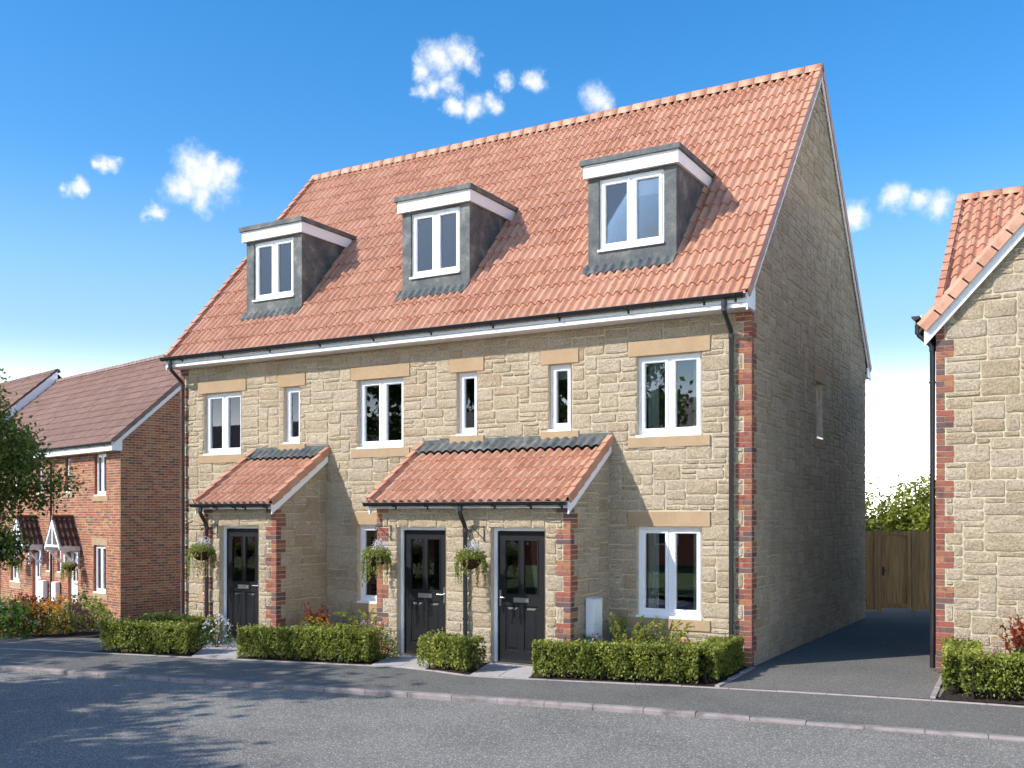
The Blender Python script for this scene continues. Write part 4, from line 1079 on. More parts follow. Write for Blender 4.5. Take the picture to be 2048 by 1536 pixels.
# canopies over the white doors
def canopy(cx):
    hw, pj, e, rdg = .55, .63, 1.20, 2.06
    cn = link('door_canopy', None, H3, (cx, 0, 0)); p = math.atan((rdg - e) / hw); L_ = math.hypot(hw, rdg - e)
    mb = MB()
    for s in (1, -1): mb.quad((s * hw, -pj, e), (s * hw, 0, e), (0, 0, rdg), (0, -pj, rdg))
    mb.build('canopy_deck', 'fascia', cn)
    rm = WM3 @ Matrix.Translation((cx, 0, 0))
    tile_roof('ctile', cn, 'tile3', Vector((hw + .03, -pj + .0, e + .02)), Euler((p, 0, math.pi / 2)), pj - .02, L_, .30, rm, tw=.30, key='ctile')
    tile_roof('ctile', cn, 'tile3', Vector((-hw - .03, -.02, e + .02)), Euler((p, 0, -math.pi / 2)), pj - .02, L_, .30, rm, tw=.30, key='ctile')
    r_ = MB(); r_.tube([(0, -pj - .02, rdg + .03), (0, -.02, rdg + .03)], .075, 10); r_.build('canopy_ridge', 'tile3', cn)
    for s in (1, -1):                                           # barge boards of the little gable, stepped lead against the wall
        b = MB(); b.add([(0, -pj - .02, rdg - .02), (s * (hw + .02), -pj - .02, e - .01), (s * (hw + .02), -pj - .02, e - .13), (0, -pj - .02, rdg - .16), (0, -pj + .02, rdg - .02), (s * (hw + .02), -pj + .02, e - .01), (s * (hw + .02), -pj + .02, e - .13), (0, -pj + .02, rdg - .16)], [(0, 1, 2, 3), (4, 7, 6, 5), (3, 2, 6, 7), (0, 4, 5, 1), (1, 5, 6, 2)]); b.build('canopy_barge', 'fascia', cn)
        for k in range(9):
            t0 = k / 9; f = MB(); xk = hw * (1 - t0); zk = e + (rdg - e) * t0
            x_a, x_b = sorted((s * xk, s * (xk - hw / 9)))
            f.box(x_a, x_b, -.02, -.011, zk - .02, zk + .19); f.build('step_flashing', 'lead', cn)
        fb = MB(); fb.box(min(s * (hw - .04), s * (hw + .02)), max(s * (hw - .04), s * (hw + .02)), -pj + .021, -.012, e - .12, e - .0); fb.build('canopy_fascia', 'fascia', cn)
        g = MB()                                                  # gallows bracket
        x = s * (hw - .05)
        g.box(x - .03, x + .03, -.075, -.012, .52, 1.05); g.box(x - .03, x + .03, -pj + .05, -.076, 1.03, 1.09)
        m_ = Matrix.Translation((x, -.07, .60)) @ Matrix.Rotation(math.atan2(.45, .45), 4, 'X'); g.obox(-.028, .028, -.03, .03, 0, .64, m_)
        g.build('gallows_bracket', 'upvc', cn)
    t = MB(); t.box(-hw + .05, hw - .05, -pj - .015, -pj + .03, e - .02, e + .05); t.box(-.03, .03, -pj - .01, -pj + .025, e + .051, rdg - .15); t.build('canopy_tie', 'fascia', cn)
canopy(-3.31); canopy(-6.24)
# slab path in front of the white doors
pth = MB(); pth.box(-9.2, -2.6, -1.6, -.02, GZ - .2, GZ + .03); q = pth.build('garden_path', 'slab', None, LP, (0, 0, LROT), 'structure')

# the next block further along, only its roof shows
FH = WM3 @ Vector((-LW - .08, 0, 0)); UP4 = .42
H4 = empty('brick_house', FH, LROT, 'house with brown roof and white bargeboard rising behind the brick terrace', 'house')
mb = MB(); mb.box(-9, -.02, .02, 2 * LR, -1.4, 4.2); mb.build('wall', 'brick2', H4)
frz = lambda y: lz(y) + UP4
mb = MB(); mb.quad((-9, -.3, frz(-.3) - .12), (0, -.3, frz(-.3) - .12), (0, LR, frz(LR) - .12), (-9, LR, frz(LR) - .12)); mb.quad((-9, LR, frz(LR) - .12), (0, LR, frz(LR) - .12), (0, 2 * LR + .3, frz(-.3) - .12), (-9, 2 * LR + .3, frz(-.3) - .12)); fr4 = mb.build('roof', 'felt', H4)
tile_roof('ftile', fr4, 'tile2', Vector((-9, -.3, frz(-.3) - .03)), Euler((lp, 0, 0)), 9.0, (LR + .3) * math.hypot(1, LSL), .385, Matrix.Translation(FH) @ Matrix.Rotation(LROT, 4, 'Z'), key='ftile', tw=.32, rolls=3, amp=.017)
ridge_run(fr4, (-9, LR, frz(LR)), (.06, LR, frz(LR)), LSL, 26, 'tile3')
barge(H4, .03, .03, -.3, frz(-.3) - .02, LR, frz(LR) - .02, .50)
verge_run(fr4, .05, 1, -.3, frz(-.3) + .03, LR, frz(LR) + .03, 14, mat='tile3', hh=.05)

# terrace on the far side of the road, behind the viewer; the window panes mirror it
H5 = empty('brick_house', (-28, -27, -.05), 0, 'brown roofed brick terrace on the other side of the road', 'house')
mb = MB(); mb.box(-22, 18, -7, 0, 0, 4.9); mb.build('wall', 'brick2', H5)
mb = MB(); mb.add([(-22.1, .4, 4.7), (18.1, .4, 4.7), (18.1, -3.5, 7.7), (-22.1, -3.5, 7.7), (-22.1, -7.4, 4.7), (18.1, -7.4, 4.7)], [(0, 1, 2, 3), (3, 2, 5, 4), (0, 3, 4), (1, 5, 2), (0, 4, 5, 1)]); mb.build('roof', 'tile2', H5)
F5 = Fr((0, 0.002, 0), (-1, 0, 0), (0, 1, 0))
for k in range(6):
    for zz in (.9, 3.2):
        x = 16 - 6 * k; mb = MB(); mb.box(x - .55, x + .55, .01, .05, zz, zz + 1.2); ww = mb.build('window', 'upvc', H5)
        g = MB(); g.box(x - .48, x + .48, .051, .056, zz + .07, zz + 1.13); g.build('pane', 'room', ww)

# ================================================================== GATE AND FENCE at the end of the driveway
A_ = np.array([-.30, 9.47]); FA = R(30.2)
def along(s): return (A_[0] + math.cos(FA) * s, A_[1] + math.sin(FA) * s)
def fence_thing(s0, s1, label, name, cat, gate):
    x, y = along(s0); W_s = s1 - s0
    e = empty(name, (x, y, 0), FA, label, cat, None)
    hgt = 1.80
    x0 = 0.0
    if gate:
        for a, b, c, d in ((.0, .07, .06, hgt), (W_s - .07, W_s, .06, hgt)): MB().box(a, b, -.045, -.012, c, d, random.random()).build('stile', 'wood', e)
        for c, d in ((hgt - .10, hgt), (.06, .17)): MB().box(.0701, W_s - .0701, -.042, -.012, c, d, random.random()).build('rail', 'wood', e)
        n = 6
    else: n = max(2, int(W_s / .095))
    for i in range(n):
        a = W_s * i / n; b = W_s * (i + 1) / n
        MB().box(a + .003, b - .003, -.010, .010, .07, hgt - (.01 if gate else 0) + random.uniform(-.004, .004), random.random()).build('board', 'wood', e)
    if not gate: MB().box(0, W_s, -.022, -.0101, .03, .15, .4).build('gravel_board', 'wood', e)
    if gate:
        h = MB(); h.box(.015, .055, -.060, -.0455, .80, 1.00); h.tube([(.035, -.06, .92), (.035, -.10, .92), (.09, -.10, .92)], .012, 6); h.build('gate_handle', 'iron', e)
    return e
def post(s, label):
    x, y = along(s); e = tag(MB().box(-.05, .05, -.055, .03, 0, 1.83, random.random()).build('gate_post', 'wood', None, (x, y, 0), (0, 0, FA)), label, 'post'); return e
fence_thing(-.6, .26, 'close-boarded timber fence panel between the stone gable and the gate', 'fence_panel', 'fence', False)
post(.32, 'square timber gate post on the handle side of the garden gate')
fence_thing(.385, 1.045, 'brown timber garden gate with black handle at the end of the driveway', 'garden_gate', 'gate', True)
post(1.11, 'square timber gate post on the hinge side of the garden gate')
fence_thing(1.175, 3.0, 'close-boarded timber fence panel between the gate and the neighbouring stone house', 'fence_panel', 'fence', False)

# ================================================================== METER BOXES
def meter(name, loc, rz, label, leg, sz=(.32, .13, .66), grp=None):
    e = empty(name, loc, rz, label, 'meter box', grp); w2, dp, h = sz
    MB().box(-w2 / 2, w2 / 2, -dp, -.03, leg, leg + h).build('cabinet', 'meter', e)
    MB().box(-w2 / 2 + .012, w2 / 2 - .012, -dp - .012, -dp - .001, leg + .012, leg + h - .02).build('cabinet_door', 'meter', e)
    V = [(-w2 / 2 - .006, -dp - .02, leg + h + .002), (w2 / 2 + .006, -dp - .02, leg + h + .002), (w2 / 2 + .006, -.03, leg + h + .022), (-w2 / 2 - .006, -.03, leg + h + .022)]
    MB().add(V + [(v[0], v[1], v[2] - .012) for v in V], [(0, 1, 2, 3), (0, 4, 5, 1), (1, 5, 6, 2), (3, 7, 4, 0), (4, 7, 6, 5)]).build('lid', 'meter', e)
    MB().tube([(0.05, -dp * .5, 0), (0.05, -dp * .5, leg + .01)], .022, 8).build('pipe', 'meter', e)
    k = MB(); k.tube([(-w2 / 2 + .05, -dp - .016, leg + h * .45), (-w2 / 2 + .05, -dp - .010, leg + h * .45)], .008, 8); k.build('lock', 'black', e)
meter('meter_box', (-2.225, -.72, -.03), R(90), 'pale grey meter cabinet on the shaded side of the double porch', .30, (.30, .15, .66))
for q, lab in ((-4.42, 'white meter cabinet on the red brick wall, nearer the stone terrace'), (-5.42, 'white meter cabinet on the red brick wall, nearer the street tree')):
    p = WM3 @ Vector((q, -.0, GZ)); meter('meter_box', p, LROT, lab, .42, (.34, .16, .62))

# ================================================================== PLANTS
def rnd_dirs(n, up=0.0):
    v = rng.normal(size=(n, 3)); v[:, 2] += up; return v / np.linalg.norm(v, axis=1, keepdims=True)
def leaf_quads(P, D, size, aspect=.5, fold=.15):
    n = len(P); size = np.broadcast_to(np.asarray(size, float), (n,))[:, None]
    Wv = np.cross(D, rnd_dirs(n)); Wv /= np.linalg.norm(Wv, axis=1, keepdims=True) + 1e-9
    Nv = np.cross(D, Wv)
    return np.stack([P - D * size * .5, P + Wv * size * aspect * .5 + Nv * size * fold - D * size * .05, P + D * size * .5, P - Wv * size * aspect * .5 + Nv * size * fold - D * size * .05], axis=1)
def vnoise(P, s, seed=0):
    """cheap smooth noise from summed sines"""
    r = np.random.default_rng(seed); k = r.normal(size=(6, 3)) * s; ph = r.uniform(0, 6.28, 6)
    return np.sin(P @ k.T + ph).mean(1)
def leaves_obj(name, V, mat, tint, parent): return link(name, quads_np(name, V, M[mat], tint), parent, kind='stuff')
def stems_obj(parent, segs, mat='bark', name='stem', n=5):
    mb = MB()
    for pts, rs in segs: mb.tube(pts, rs, n, True, False)
    return mb.build(name, mat, parent, kind=None if name == 'trunk' else 'stuff')

HEDGES = []
def hedge(path, width, height, label, dens=9500):
    """clipped hedge along a ground polyline (its centre line)"""
    P = [np.array(p, float) for p in path]; p0 = P[0]; zg = G(p0[1]) + Hx(p0[0])
    e = empty('hedge', (p0[0], p0[1], zg), 0, label, 'hedge', 'clipped hedges along the footpath')
    L_ = [np.linalg.norm(b - a) for a, b in zip(P[:-1], P[1:])]; tot = sum(L_)
    n = int(tot * dens)
    def sample(n, inner):
        s = rng.uniform(-width * .30, tot + width * .30, n); face = rng.random(n)
        u = np.empty(n); z = np.empty(n)
        m = rng.random(n)
        dep = np.abs(rng.normal(0, .035, n)) if not inner else rng.uniform(0, width * .5, n)
        top = face < .40; sd = np.where(rng.random(n) < .72, -1, 1)
        u = np.where(top, rng.uniform(-1, 1, n) * width / 2, sd * (width / 2 - dep))
        z = np.where(top, height - dep, height * (1 - rng.random(n) ** 1.15 * .93))
        return s, u, z
    s, u, z = sample(n, False)
    # ends
    k = int(n * .06 * (2 + 0)); ends = rng.integers(0, 2, k); s2 = np.where(ends, tot + width * .3 - np.abs(rng.normal(0, .03, k)), -width * .3 + np.abs(rng.normal(0, .03, k))); u2 = rng.uniform(-.5, .5, k) * width; z2 = height * (1 - rng.random(k) * .93)
    s = np.concatenate([s, s2]); u = np.concatenate([u, u2]); z = np.concatenate([z, z2])
    def place(s, u):
        X = np.zeros((len(s), 2)); acc = 0; done = np.zeros(len(s), bool)
        for i, (a, b) in enumerate(zip(P[:-1], P[1:])):
            d = (b - a) / L_[i]; nn = np.array([-d[1], d[0]])
            last = i == len(L_) - 1
            mk = ~done & ((s < acc + L_[i]) | last)
            X[mk] = a + d * (s[mk] - acc)[:, None] + nn * u[mk][:, None]; done |= mk; acc += L_[i]
        return X
    X = place(s, u); Q = np.column_stack([X, z])
    wob = vnoise(Q, 5.0, 1) * .042 + vnoise(Q, 19, 2) * .034
    X = place(s, u + np.sign(u) * wob); z = z + wob * (z > height * .8) + rng.exponential(.016, len(z)) * (z > height * .9)
    Q = np.column_stack([X - p0, np.maximum(z, .03)])
    gap = vnoise(Q, 26, 5); keep = ((rng.random(len(Q)) < .22 + .80 * (gap > -.16)) & ((Q[:, 2] > .10) | (rng.random(len(Q)) < .35)))
    Q = Q[keep]
    D = rnd_dirs(len(Q), .55)
    V = leaf_quads(Q, D, rng.uniform(.028, .056, len(Q)), .55)
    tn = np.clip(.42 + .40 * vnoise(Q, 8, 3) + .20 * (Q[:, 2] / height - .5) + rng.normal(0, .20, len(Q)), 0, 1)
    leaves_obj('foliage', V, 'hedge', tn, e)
    # a thin inner thicket of darker leaves so that the hedge is not hollow
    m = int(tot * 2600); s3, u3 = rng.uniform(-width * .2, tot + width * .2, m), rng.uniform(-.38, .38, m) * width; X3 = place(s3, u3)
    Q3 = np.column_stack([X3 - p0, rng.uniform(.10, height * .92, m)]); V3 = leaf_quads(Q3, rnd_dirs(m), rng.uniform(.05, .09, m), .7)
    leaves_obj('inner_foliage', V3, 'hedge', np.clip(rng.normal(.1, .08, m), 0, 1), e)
    segs = []
    for k in range(int(tot * 16)):
        sp = rng.uniform(0, tot, 1); up_ = rng.uniform(-.3, .3, 1) * width; b = place(sp, up_)[0] - p0
        for q in range(2):
            t = b + rng.normal(0, .07, 2); segs.append(([(b[0], b[1], -.03), ((b[0] * .6 + t[0] * .4), (b[1] * .6 + t[1] * .4), .12), (t[0], t[1], height * .7)], [.007, .006, .003]))
    stems_obj(e, segs)
def hp(x0, x1, w, n=3): return [(x, at_x(ED, x) + .08 + w / 2) for x in np.linspace(x0 + w * .3, x1 - w * .3, n)]
hedge(hp(-9.735, -8.16, .42), .42, .44, 'clipped box hedge by the side drive, before the brick terrace', 9000)
hedge([(-9.9, -2.25), (-8.95, -1.80)], .38, .44, 'short clipped hedge behind the hedge at the side drive', 8000)
hedge(hp(-7.29, -5.13, .42), .42, .45, 'long clipped hedge between the single porch and the double porch', 9500)
hedge(hp(-4.265, -3.32, .42), .42, .44, 'short clipped hedge standing between the two neighbouring black doors', 10500)
hedge([(-2.31, at_x(ED, -2.31) + .29), (-.27, at_x(ED, -.27) + .29), (-.27, -.30)], .42, .45, 'clipped hedge below the large ground floor window, turning the corner to the driveway', 10500)
hedge([(7.2, -.52), (2.86, -.84), (2.70, .42)], .42, .47, 'clipped hedge under the gabled stone house across the driveway', 10500)

def ground_at(x, y): return G(y) + Hx(x) + (-.0)
def plant(name, loc, label, cat='plant', group=None): return empty(name, loc, 0, label, cat, group)
def mound(name, x, y, rad, h, label, leaf, size, nleaf, flower=None, nfl=0, fsize=.03, cat='plant', up=.8, zoff=0, aspect=.5, tmean=.5):
    z = ground_at(x, y) + zoff; e = plant(name, (x, y, z), label, cat)
    d = rnd_dirs(nleaf, .3); d[:, 2] = np.abs(d[:, 2]); r = rng.uniform(.45, 1, nleaf) ** .5
    P = d * r[:, None] * np.array([rad, rad, h]); P *= (1 + .22 * vnoise(P, 9 / max(rad, .2), 4))[:, None]; P[:, 2] = np.maximum(P[:, 2], .02)
    leaves_obj('foliage', leaf_quads(P, rnd_dirs(nleaf, up), rng.uniform(.7, 1.3, nleaf) * size, aspect), leaf, np.clip(tmean + .25 * vnoise(P, 12, 7) + rng.normal(0, .2, nleaf), 0, 1), e)
    segs = []
    for k in range(9):
        t = P[rng.integers(0, nleaf)] * .9; segs.append(([(0, 0, -.02), tuple(t * .5 + np.array([0, 0, .04])), tuple(t)], [.006, .005, .002]))
    stems_obj(e, segs)
    if flower:
        d = rnd_dirs(nfl, .9); d[:, 2] = np.abs(d[:, 2]); P = d * np.array([rad, rad, h]) * rng.uniform(.92, 1.12, nfl)[:, None]
        PP_ = np.repeat(P, 4, axis=0) + rng.normal(0, fsize * .3, (nfl * 4, 3))
        leaves_obj('flowers', leaf_quads(PP_, rnd_dirs(nfl * 4, .4), fsize * rng.uniform(.7, 1.2, nfl * 4), .8), flower, rng.random(nfl * 4), e)
    return e
def arching(name, x, y, h, spread, nst, label, leaf='plant', size=.03, per=26, cat='shrub', leaf_top=None, upright=.4):
    z = ground_at(x, y); e = plant(name, (x, y, z), label, cat); segs = []; PL = []; DL = []; TL = []; top = []
    for k in range(nst):
        a = rng.uniform(0, 6.28); sp = spread * rng.uniform(.3, 1); hh = h * rng.uniform(.65, 1.05); pts = []
        for i in range(9):
            t = i / 8; rr_ = sp * t ** (1.4 if upright < .6 else 1.0); zz = hh * (t - (1 - upright) * .55 * t ** 3 * (sp / spread))
            pts.append(np.array([math.cos(a) * rr_, math.sin(a) * rr_, zz]) + rng.normal(0, .008, 3))
        segs.append(([tuple(p) for p in pts], [.006 - .0045 * i / 8 for i in range(9)]))
        for q in range(per):
            t = rng.uniform(.22, 1); f = t * 8; i = min(7, int(f)); p = pts[i] + (pts[i + 1] - pts[i]) * (f - i); d = pts[i + 1] - pts[i]; d = d / (np.linalg.norm(d) + 1e-6) + rng.normal(0, .7, 3)
            dn = d / np.linalg.norm(d); PL.append(p + dn * size * .5); DL.append(dn); TL.append(t)
    PL = np.array(PL); DL = np.array(DL); TL = np.array(TL); V = leaf_quads(PL, DL, size * rng.uniform(.7, 1.3, len(PL)), .5)
    tn = np.clip(.55 + rng.normal(0, .24, len(PL)), 0, 1)
    if leaf_top:
        m = TL > .68; leaves_obj('foliage', V[~m], leaf, tn[~m], e); leaves_obj('young_leaves', V[m], leaf_top, tn[m], e)
    else: leaves_obj('foliage', V, leaf, tn, e)
    stems_obj(e, segs, 'bark'); return e
# bed under the ground floor window beside the double porch
arching('arching_shrub', -1.62, -.72, .92, .66, 26, 'arching green shrub in front of the sill of the large ground floor window', leaf='sunleaf', per=60, size=.046)
arching('arching_shrub', -1.08, -.62, .85, .55, 20, 'loose green shrub with sprays below the right half of the large ground floor window', leaf='sunleaf', per=55, size=.044)
mound('pansy_clump', -.75, -.80, .26, .42, 'orange pansies behind the corner hedge under the large window', 'plant', .03, 700, 'orange', 60, .035, 'flowers')
mound('pansy_clump', -1.42, -1.12, .20, .44, 'orange pansies tucked behind the hedge in front of the arching shrub', 'plant', .03, 500, 'orange', 26, .035, 'flowers')
mound('pink_flowers', -2.0, -.95, .16, .48, 'small pink flowers beside the pale meter cabinet', 'plant', .03, 350, 'pink', 14, .03, 'flowers')
# bed between the two porches
arching('red_shrub', -7.25, -.95, .70, .26, 18, 'shrub with red young leaves against the shaded wall between the porches', per=30, size=.055, leaf_top='redleaf', upright=.9)
mound('orange_flowers', -6.95, -1.35, .40, .52, 'orange flowering clump in front of the red-leaved shrub', 'plant', .03, 900, 'orange', 110, .026, 'flowers')
arching('arching_shrub', -6.35, -.80, .80, .55, 20, 'arching green shrub below the half hidden ground floor window', leaf='sunleaf', per=55, size=.046)
mound('pink_flowers', -5.72, -1.55, .26, .56, 'pink flowers beside the brick corner of the double porch', 'plant', .035, 700, 'pink', 60, .03, 'flowers')
mound('green_clump', -5.25, -1.72, .26, .52, 'bright green leafy clump against the corner of the double porch', 'sunleaf', .04, 800, 'white_fl', 8, .03, 'plant')
# white flowers by the first hedge
mound('white_flowers', -8.45, -2.05, .30, .52, 'white flowers behind the hedge by the single porch', 'plant', .03, 700, 'white_fl', 90, .03, 'flowers')
# bed of the gabled house
arching('red_shrub', 3.52, -.10, .86, .34, 30, 'red-leaved shrub behind the hedge of the gabled stone house', per=30, size=.06, leaf_top='redleaf', upright=.9)
mound('pink_flowers', 3.15, -.18, .20, .52, 'pink flowers beside the red-leaved shrub at the gabled house', 'plant', .03, 350, 'pink', 14, .03, 'flowers')

# border by the side drive
def unp(px, py, z):
    r = FW + RT * (px - 1024) / F + np.array([0, 0, 1.0]) * (HY - py) / F; t = (z - CAM[2]) / r[2]; return CAM + r * t
BORDER = [
    ('broad_leaf_plant', 12, 1277, .55, .62, 'broad-leaved dark green plant at the road end of the border', 'plant', .13, 420, 'pink', 26, .04, .30),
    ('red_flowers', 38, 1271, .42, .66, 'red and orange flowering plant in the border by the side drive', 'plant', .05, 600, 'redleaf', 120, .055, .4),
    ('orange_flowers', 78, 1271, .50, .52, 'low mound of small orange flowers in the border by the side drive', 'plant', .035, 900, 'orange', 380, .032, .4),
    ('green_clump', 118, 1270, .34, .50, 'light green clump between orange flowers and the purple shrub', 'sunleaf', .05, 700, None, 0, 0, .5),
    ('purple_shrub', 146, 1268, .36, .52, 'dark purple-leaved shrub in the border by the side drive', 'purple', .04, 1000, 'pink', 30, .02, .5),
    ('green_clump', 182, 1264, .42, .50, 'light green clump at the hedge end of the border', 'sunleaf', .05, 900, None, 0, 0, .5),
    ('leafy_plant', 160, 1250, .50, .62, 'tall fresh green leafy plant below the brick corner', 'plant', .09, 500, None, 0, 0, .7),
    ('orange_flowers', 112, 1255, .45, .62, 'orange flowers at the back of the border below the white doors', 'plant', .04, 700, 'orange', 160, .04, .5),
    ('red_flowers', 60, 1256, .45, .66, 'red-flowered plant at the back of the border below the white doors', 'plant', .05, 600, 'redleaf', 110, .05, .5),
    ('round_shrub', 12, 1240, .75, .95, 'rounded pale green shrub at the corner of the slab path', 'sunleaf', .06, 1500, None, 0, 0, .5),
    ('broad_leaf_plant', -25, 1262, .60, .72, 'tall green plant behind the broad-leaved plant in the border', 'plant', .10, 600, None, 0, 0, .4)]
for (nm, px, py, rad, h, lab, leaf, size, nl, fl, nf, fs, tm) in BORDER:
    p = unp(px, py, -.06); p = p + FW * rad * .38
    mound(nm, p[0], p[1], rad, h, lab, leaf, size, nl, fl, nf, fs, 'plant', .6, .03, .55, tm)

# hanging baskets
def basket(x, y, label, rz=0.0, base=0.0, pink=False, grp='hanging baskets on wall brackets'):
    e = empty('hanging_basket', (x, y, base), rz, label, 'hanging basket', grp); tip = -.37; zr = 1.52; cr = .165
    b = MB(); b.tube([(0, -.005, 2.0), (0, -.005, 1.76)], .008, 6); b.tube([(0, -.012, 1.985), (0, tip, 1.985)], .006, 6); b.tube([(0, -.012, 1.80), (0, tip + .05, 1.975)], .006, 6)
    b.tube([(0, tip + .03 * math.cos(t) , 1.955 + .03 * math.sin(t)) for t in np.linspace(1.57, 6.0, 9)], .006, 6); b.build('bracket', 'iron', e)
    c = MB()
    for k in range(3): a = 2.1 * k + .5; c.tube([(0, tip, 1.93), (cr * math.cos(a), tip + cr * math.sin(a), zr)], .003, 4, True, False)
    c.build('chain', 'iron', e)
    V = []; Fc = []; n = 18; m = 7
    for j in range(m):
        t = math.pi / 2 * j / (m - 1); r = cr * math.cos(t); z = zr - .155 * math.sin(t)
        for i in range(n): a = 2 * math.pi * i / n; V.append((r * math.cos(a), tip + r * math.sin(a), z))
    for j in range(m - 1):
        for i in range(n): Fc.append((j * n + i, j * n + (i + 1) % n, (j + 1) * n + (i + 1) % n, (j + 1) * n + i))
    MB().add(V, Fc, 0, True).build('bowl', 'wicker', e)
    r_ = MB(); r_.tube([(cr * math.cos(a), tip + cr * math.sin(a), zr) for a in np.linspace(0, 6.2832, 19)], .006, 6); r_.build('rim', 'iron', e)
    # cushion of leaves and trailing strands
    nl = 800; d = rnd_dirs(nl, .4); d[:, 2] = np.abs(d[:, 2]); P = d * np.array([.225, .225, .16]) * rng.uniform(.5, 1.1, nl)[:, None] + np.array([0, tip, zr])
    PL = [P]; DL = [rnd_dirs(nl, .5)]; fl = []
    for k in range(34):
        a = rng.uniform(0, 6.28); ln = rng.uniform(.14, .46) * (1.15 if math.cos(a) < 0 else .9); o = rng.uniform(.15, .20); q = []
        for i in range(int(ln / .012)):
            t = i * .012; q.append((math.cos(a) * (o + .05 * math.sin(min(1, t * 6) * 1.5)) + rng.normal(0, .008), tip + math.sin(a) * (o + .05 * math.sin(min(1, t * 6) * 1.5)) + rng.normal(0, .008), zr + .05 - t))
        PL.append(np.array(q)); DL.append(rnd_dirs(len(q), -.4)); fl += [q[j] for j in range(2, len(q), 8)]
    P = np.concatenate(PL); D = np.concatenate(DL)
    leaves_obj('foliage', leaf_quads(P, D, rng.uniform(.026, .048, len(P)), .6), 'sunleaf', np.clip(rng.normal(.42, .22, len(P)), 0, 1), e)
    nw_2 = 330; d = rnd_dirs(nw_2, .8); d[:, 2] = np.abs(d[:, 2]); P = d * np.array([.15, .15, .24]) * rng.uniform(.6, 1.05, nw_2)[:, None] + np.array([.045, tip, zr + .03])
    leaves_obj('flowers', leaf_quads(P, rnd_dirs(nw_2, .6), rng.uniform(.014, .030, nw_2), .7), 'pink' if pink else 'white_fl', rng.random(nw_2), e)
    fl = np.array(fl); leaves_obj('trailing_flowers', leaf_quads(np.repeat(fl, 2, axis=0), rnd_dirs(len(fl) * 2), .022, .8), 'pink', rng.random(len(fl) * 2), e)
basket(-3.66, PY - .02, 'hanging basket with white flowers between the two neighbouring black doors')
basket(-5.39, PY - .02, 'hanging basket with white flowers at the brick corner of the double porch')
basket(-9.21, PY - .02, 'hanging basket with white flowers by the black door of the single porch')
p = WM3 @ Vector((-2.62, -.02, 0)); basket(p.x, p.y, 'hanging basket with white flowers by the white door of the brick terrace', LROT, -.93)
p = WM3 @ Vector((-7.10, -.02, 0)); basket(p.x, p.y, 'hanging basket with pink flowers on the brick wall behind the tree', LROT, -.93, True)

# ---- trees
def tree(x, y, zg, h, crown, cz, label, leaf, size, nleaf, seed, group=None, trunk=.09, name='tree', lean=(0, 0)):
    r = np.random.default_rng(seed); e = empty(name, (x, y, zg), 0, label, 'tree', group)
    segs = []; tips = []
    top = np.array([lean[0], lean[1], h * .86])
    tr = [np.array([0, 0, -.1]), np.array([0.02, .01, h * .2]), top * .55 + np.array([.06, -.04, 0]), top]
    segs.append(([tuple(p) for p in tr], [trunk, trunk * .8, trunk * .5, trunk * .12]))
    def along_tr(t): f = t * 3; i = min(2, int(f)); return tr[i] + (tr[i + 1] - tr[i]) * (f - i)
    for k in range(22):
        t = r.uniform(.28, .97); b = along_tr(t); a = r.uniform(0, 6.28) ; up = r.uniform(.15, .8)
        ln = crown * r.uniform(.65, 1.05) * (1 - .55 * abs(t - .55)); d = np.array([math.cos(a), math.sin(a), up]); d /= np.linalg.norm(d)
        m = b + d * ln * .5 + r.normal(0, .06, 3); q = b + d * ln + r.normal(0, .08, 3) - np.array([0, 0, .08 * ln])
        w0 = trunk * .42 * (1 - t * .6); segs.append(([tuple(b), tuple(m), tuple(q)], [w0, w0 * .6, w0 * .15])); tips += [m, q, (m + q) / 2]
        for j in range(3):
            s = m + (q - m) * r.uniform(0, 1); d2 = d + r.normal(0, .7, 3); d2 /= np.linalg.norm(d2); q2 = s + d2 * ln * r.uniform(.25, .5)
            segs.append(([tuple(s), tuple(q2)], [w0 * .3, w0 * .08])); tips += [q2, (s + q2) / 2]
    stems_obj(e, segs, 'bark', 'trunk', 7)
    tips = np.array(tips); w_ = rng.random(len(tips)) + .35; idx = r.choice(len(tips), nleaf, p=w_ / w_.sum())
    P = tips[idx] + r.normal(0, crown * .125, (nleaf, 3)) * np.array([1, 1, .8])
    V = leaf_quads(P, rnd_dirs(nleaf, -.2), rng.uniform(.7, 1.3, nleaf) * size, .62)
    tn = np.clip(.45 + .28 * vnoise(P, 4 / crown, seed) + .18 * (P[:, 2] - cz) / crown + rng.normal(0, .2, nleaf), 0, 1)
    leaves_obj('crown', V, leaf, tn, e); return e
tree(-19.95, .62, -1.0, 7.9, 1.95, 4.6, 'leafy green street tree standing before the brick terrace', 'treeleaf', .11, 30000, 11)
tree(-13.1, -13.6, -.03, 9.6, 2.6, 6.8, 'green street tree across the road whose shade falls by the kerb', 'treeleaf', .24, 7500, 21, None, .14)
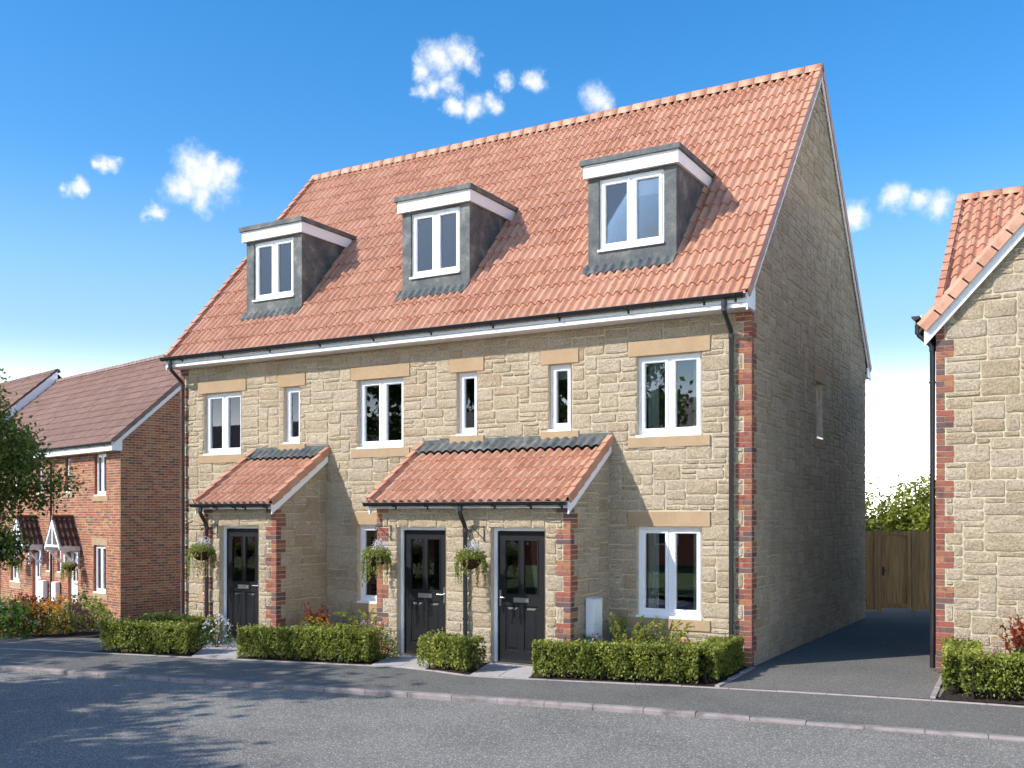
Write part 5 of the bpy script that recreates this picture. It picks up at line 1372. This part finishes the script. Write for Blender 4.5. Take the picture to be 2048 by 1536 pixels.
tree(-10.3, -15.9, -.03, 9.8, 2.8, 7.0, 'green street tree across the road whose shade falls on the carriageway', 'treeleaf', .24, 9000, 22, None, .14)
tree(-16.9, -13.4, -.03, 11.0, 2.6, 8.6, 'green street tree across the road whose shade reaches the side drive', 'treeleaf', .24, 6500, 23, None, .14)
# shrubs behind the garden fence
def bush(x, y, h, rad, label, leaf, size, n, seed):
    r = np.random.default_rng(seed); e = plant('garden_shrub', (x, y, 0), label, 'shrub', 'shrubs behind the garden fence'); segs = []; PL = []
    for k in range(34):
        a = r.uniform(0, 6.28); t = r.uniform(.2, 1) * rad; q = np.array([math.cos(a) * t, math.sin(a) * t, h * r.uniform(.62, 1.0) * (1 - .25 * (t / rad) ** 2)])
        m = q * np.array([.45, .45, .6]) + r.normal(0, .08, 3); segs.append(([(0, 0, 0), tuple(m), tuple(q)], [.03, .016, .005]))
        for j in range(n // 34):
            s = r.uniform(.25, 1.05); p = m + (q - m) * (s - .2) / .8 + r.normal(0, .16, 3); PL.append(p)
    P = np.array(PL); P[:, 2] = np.maximum(P[:, 2], .05); D = rnd_dirs(len(P), -.1); D[:, 2] *= .6; D /= np.linalg.norm(D, axis=1, keepdims=True)
    leaves_obj('foliage', leaf_quads(P, D, r.uniform(.7, 1.3, len(P)) * size, .34), leaf, np.clip(.55 + .3 * vnoise(P, 3, seed) + r.normal(0, .22, len(P)), 0, 1), e)
    stems_obj(e, segs, 'bark', 'stem', 5)
bush(.05, 14.6, 3.5, 1.35, 'yellow-green shrub with narrow leaves behind the garden gate', 'sunleaf', .17, 5200, 31)
bush(1.75, 15.2, 3.3, 1.2, 'mid green shrub behind the fence by the neighbouring stone house', 'sunleaf', .12, 5200, 32)
bush(-1.6, 14.4, 3.2, 1.3, 'yellow-green shrub behind the fence at the stone gable', 'sunleaf', .15, 4200, 33)

flush_pieces({'tstone': 300, 'ttile': 300, 'tbrick': 300, 'nstone': 260, 'nbrick': 120, 'ntile': 160, 'lbrick': 300, 'ltile': 300, 'ftile': 60, 'ctile': 60})
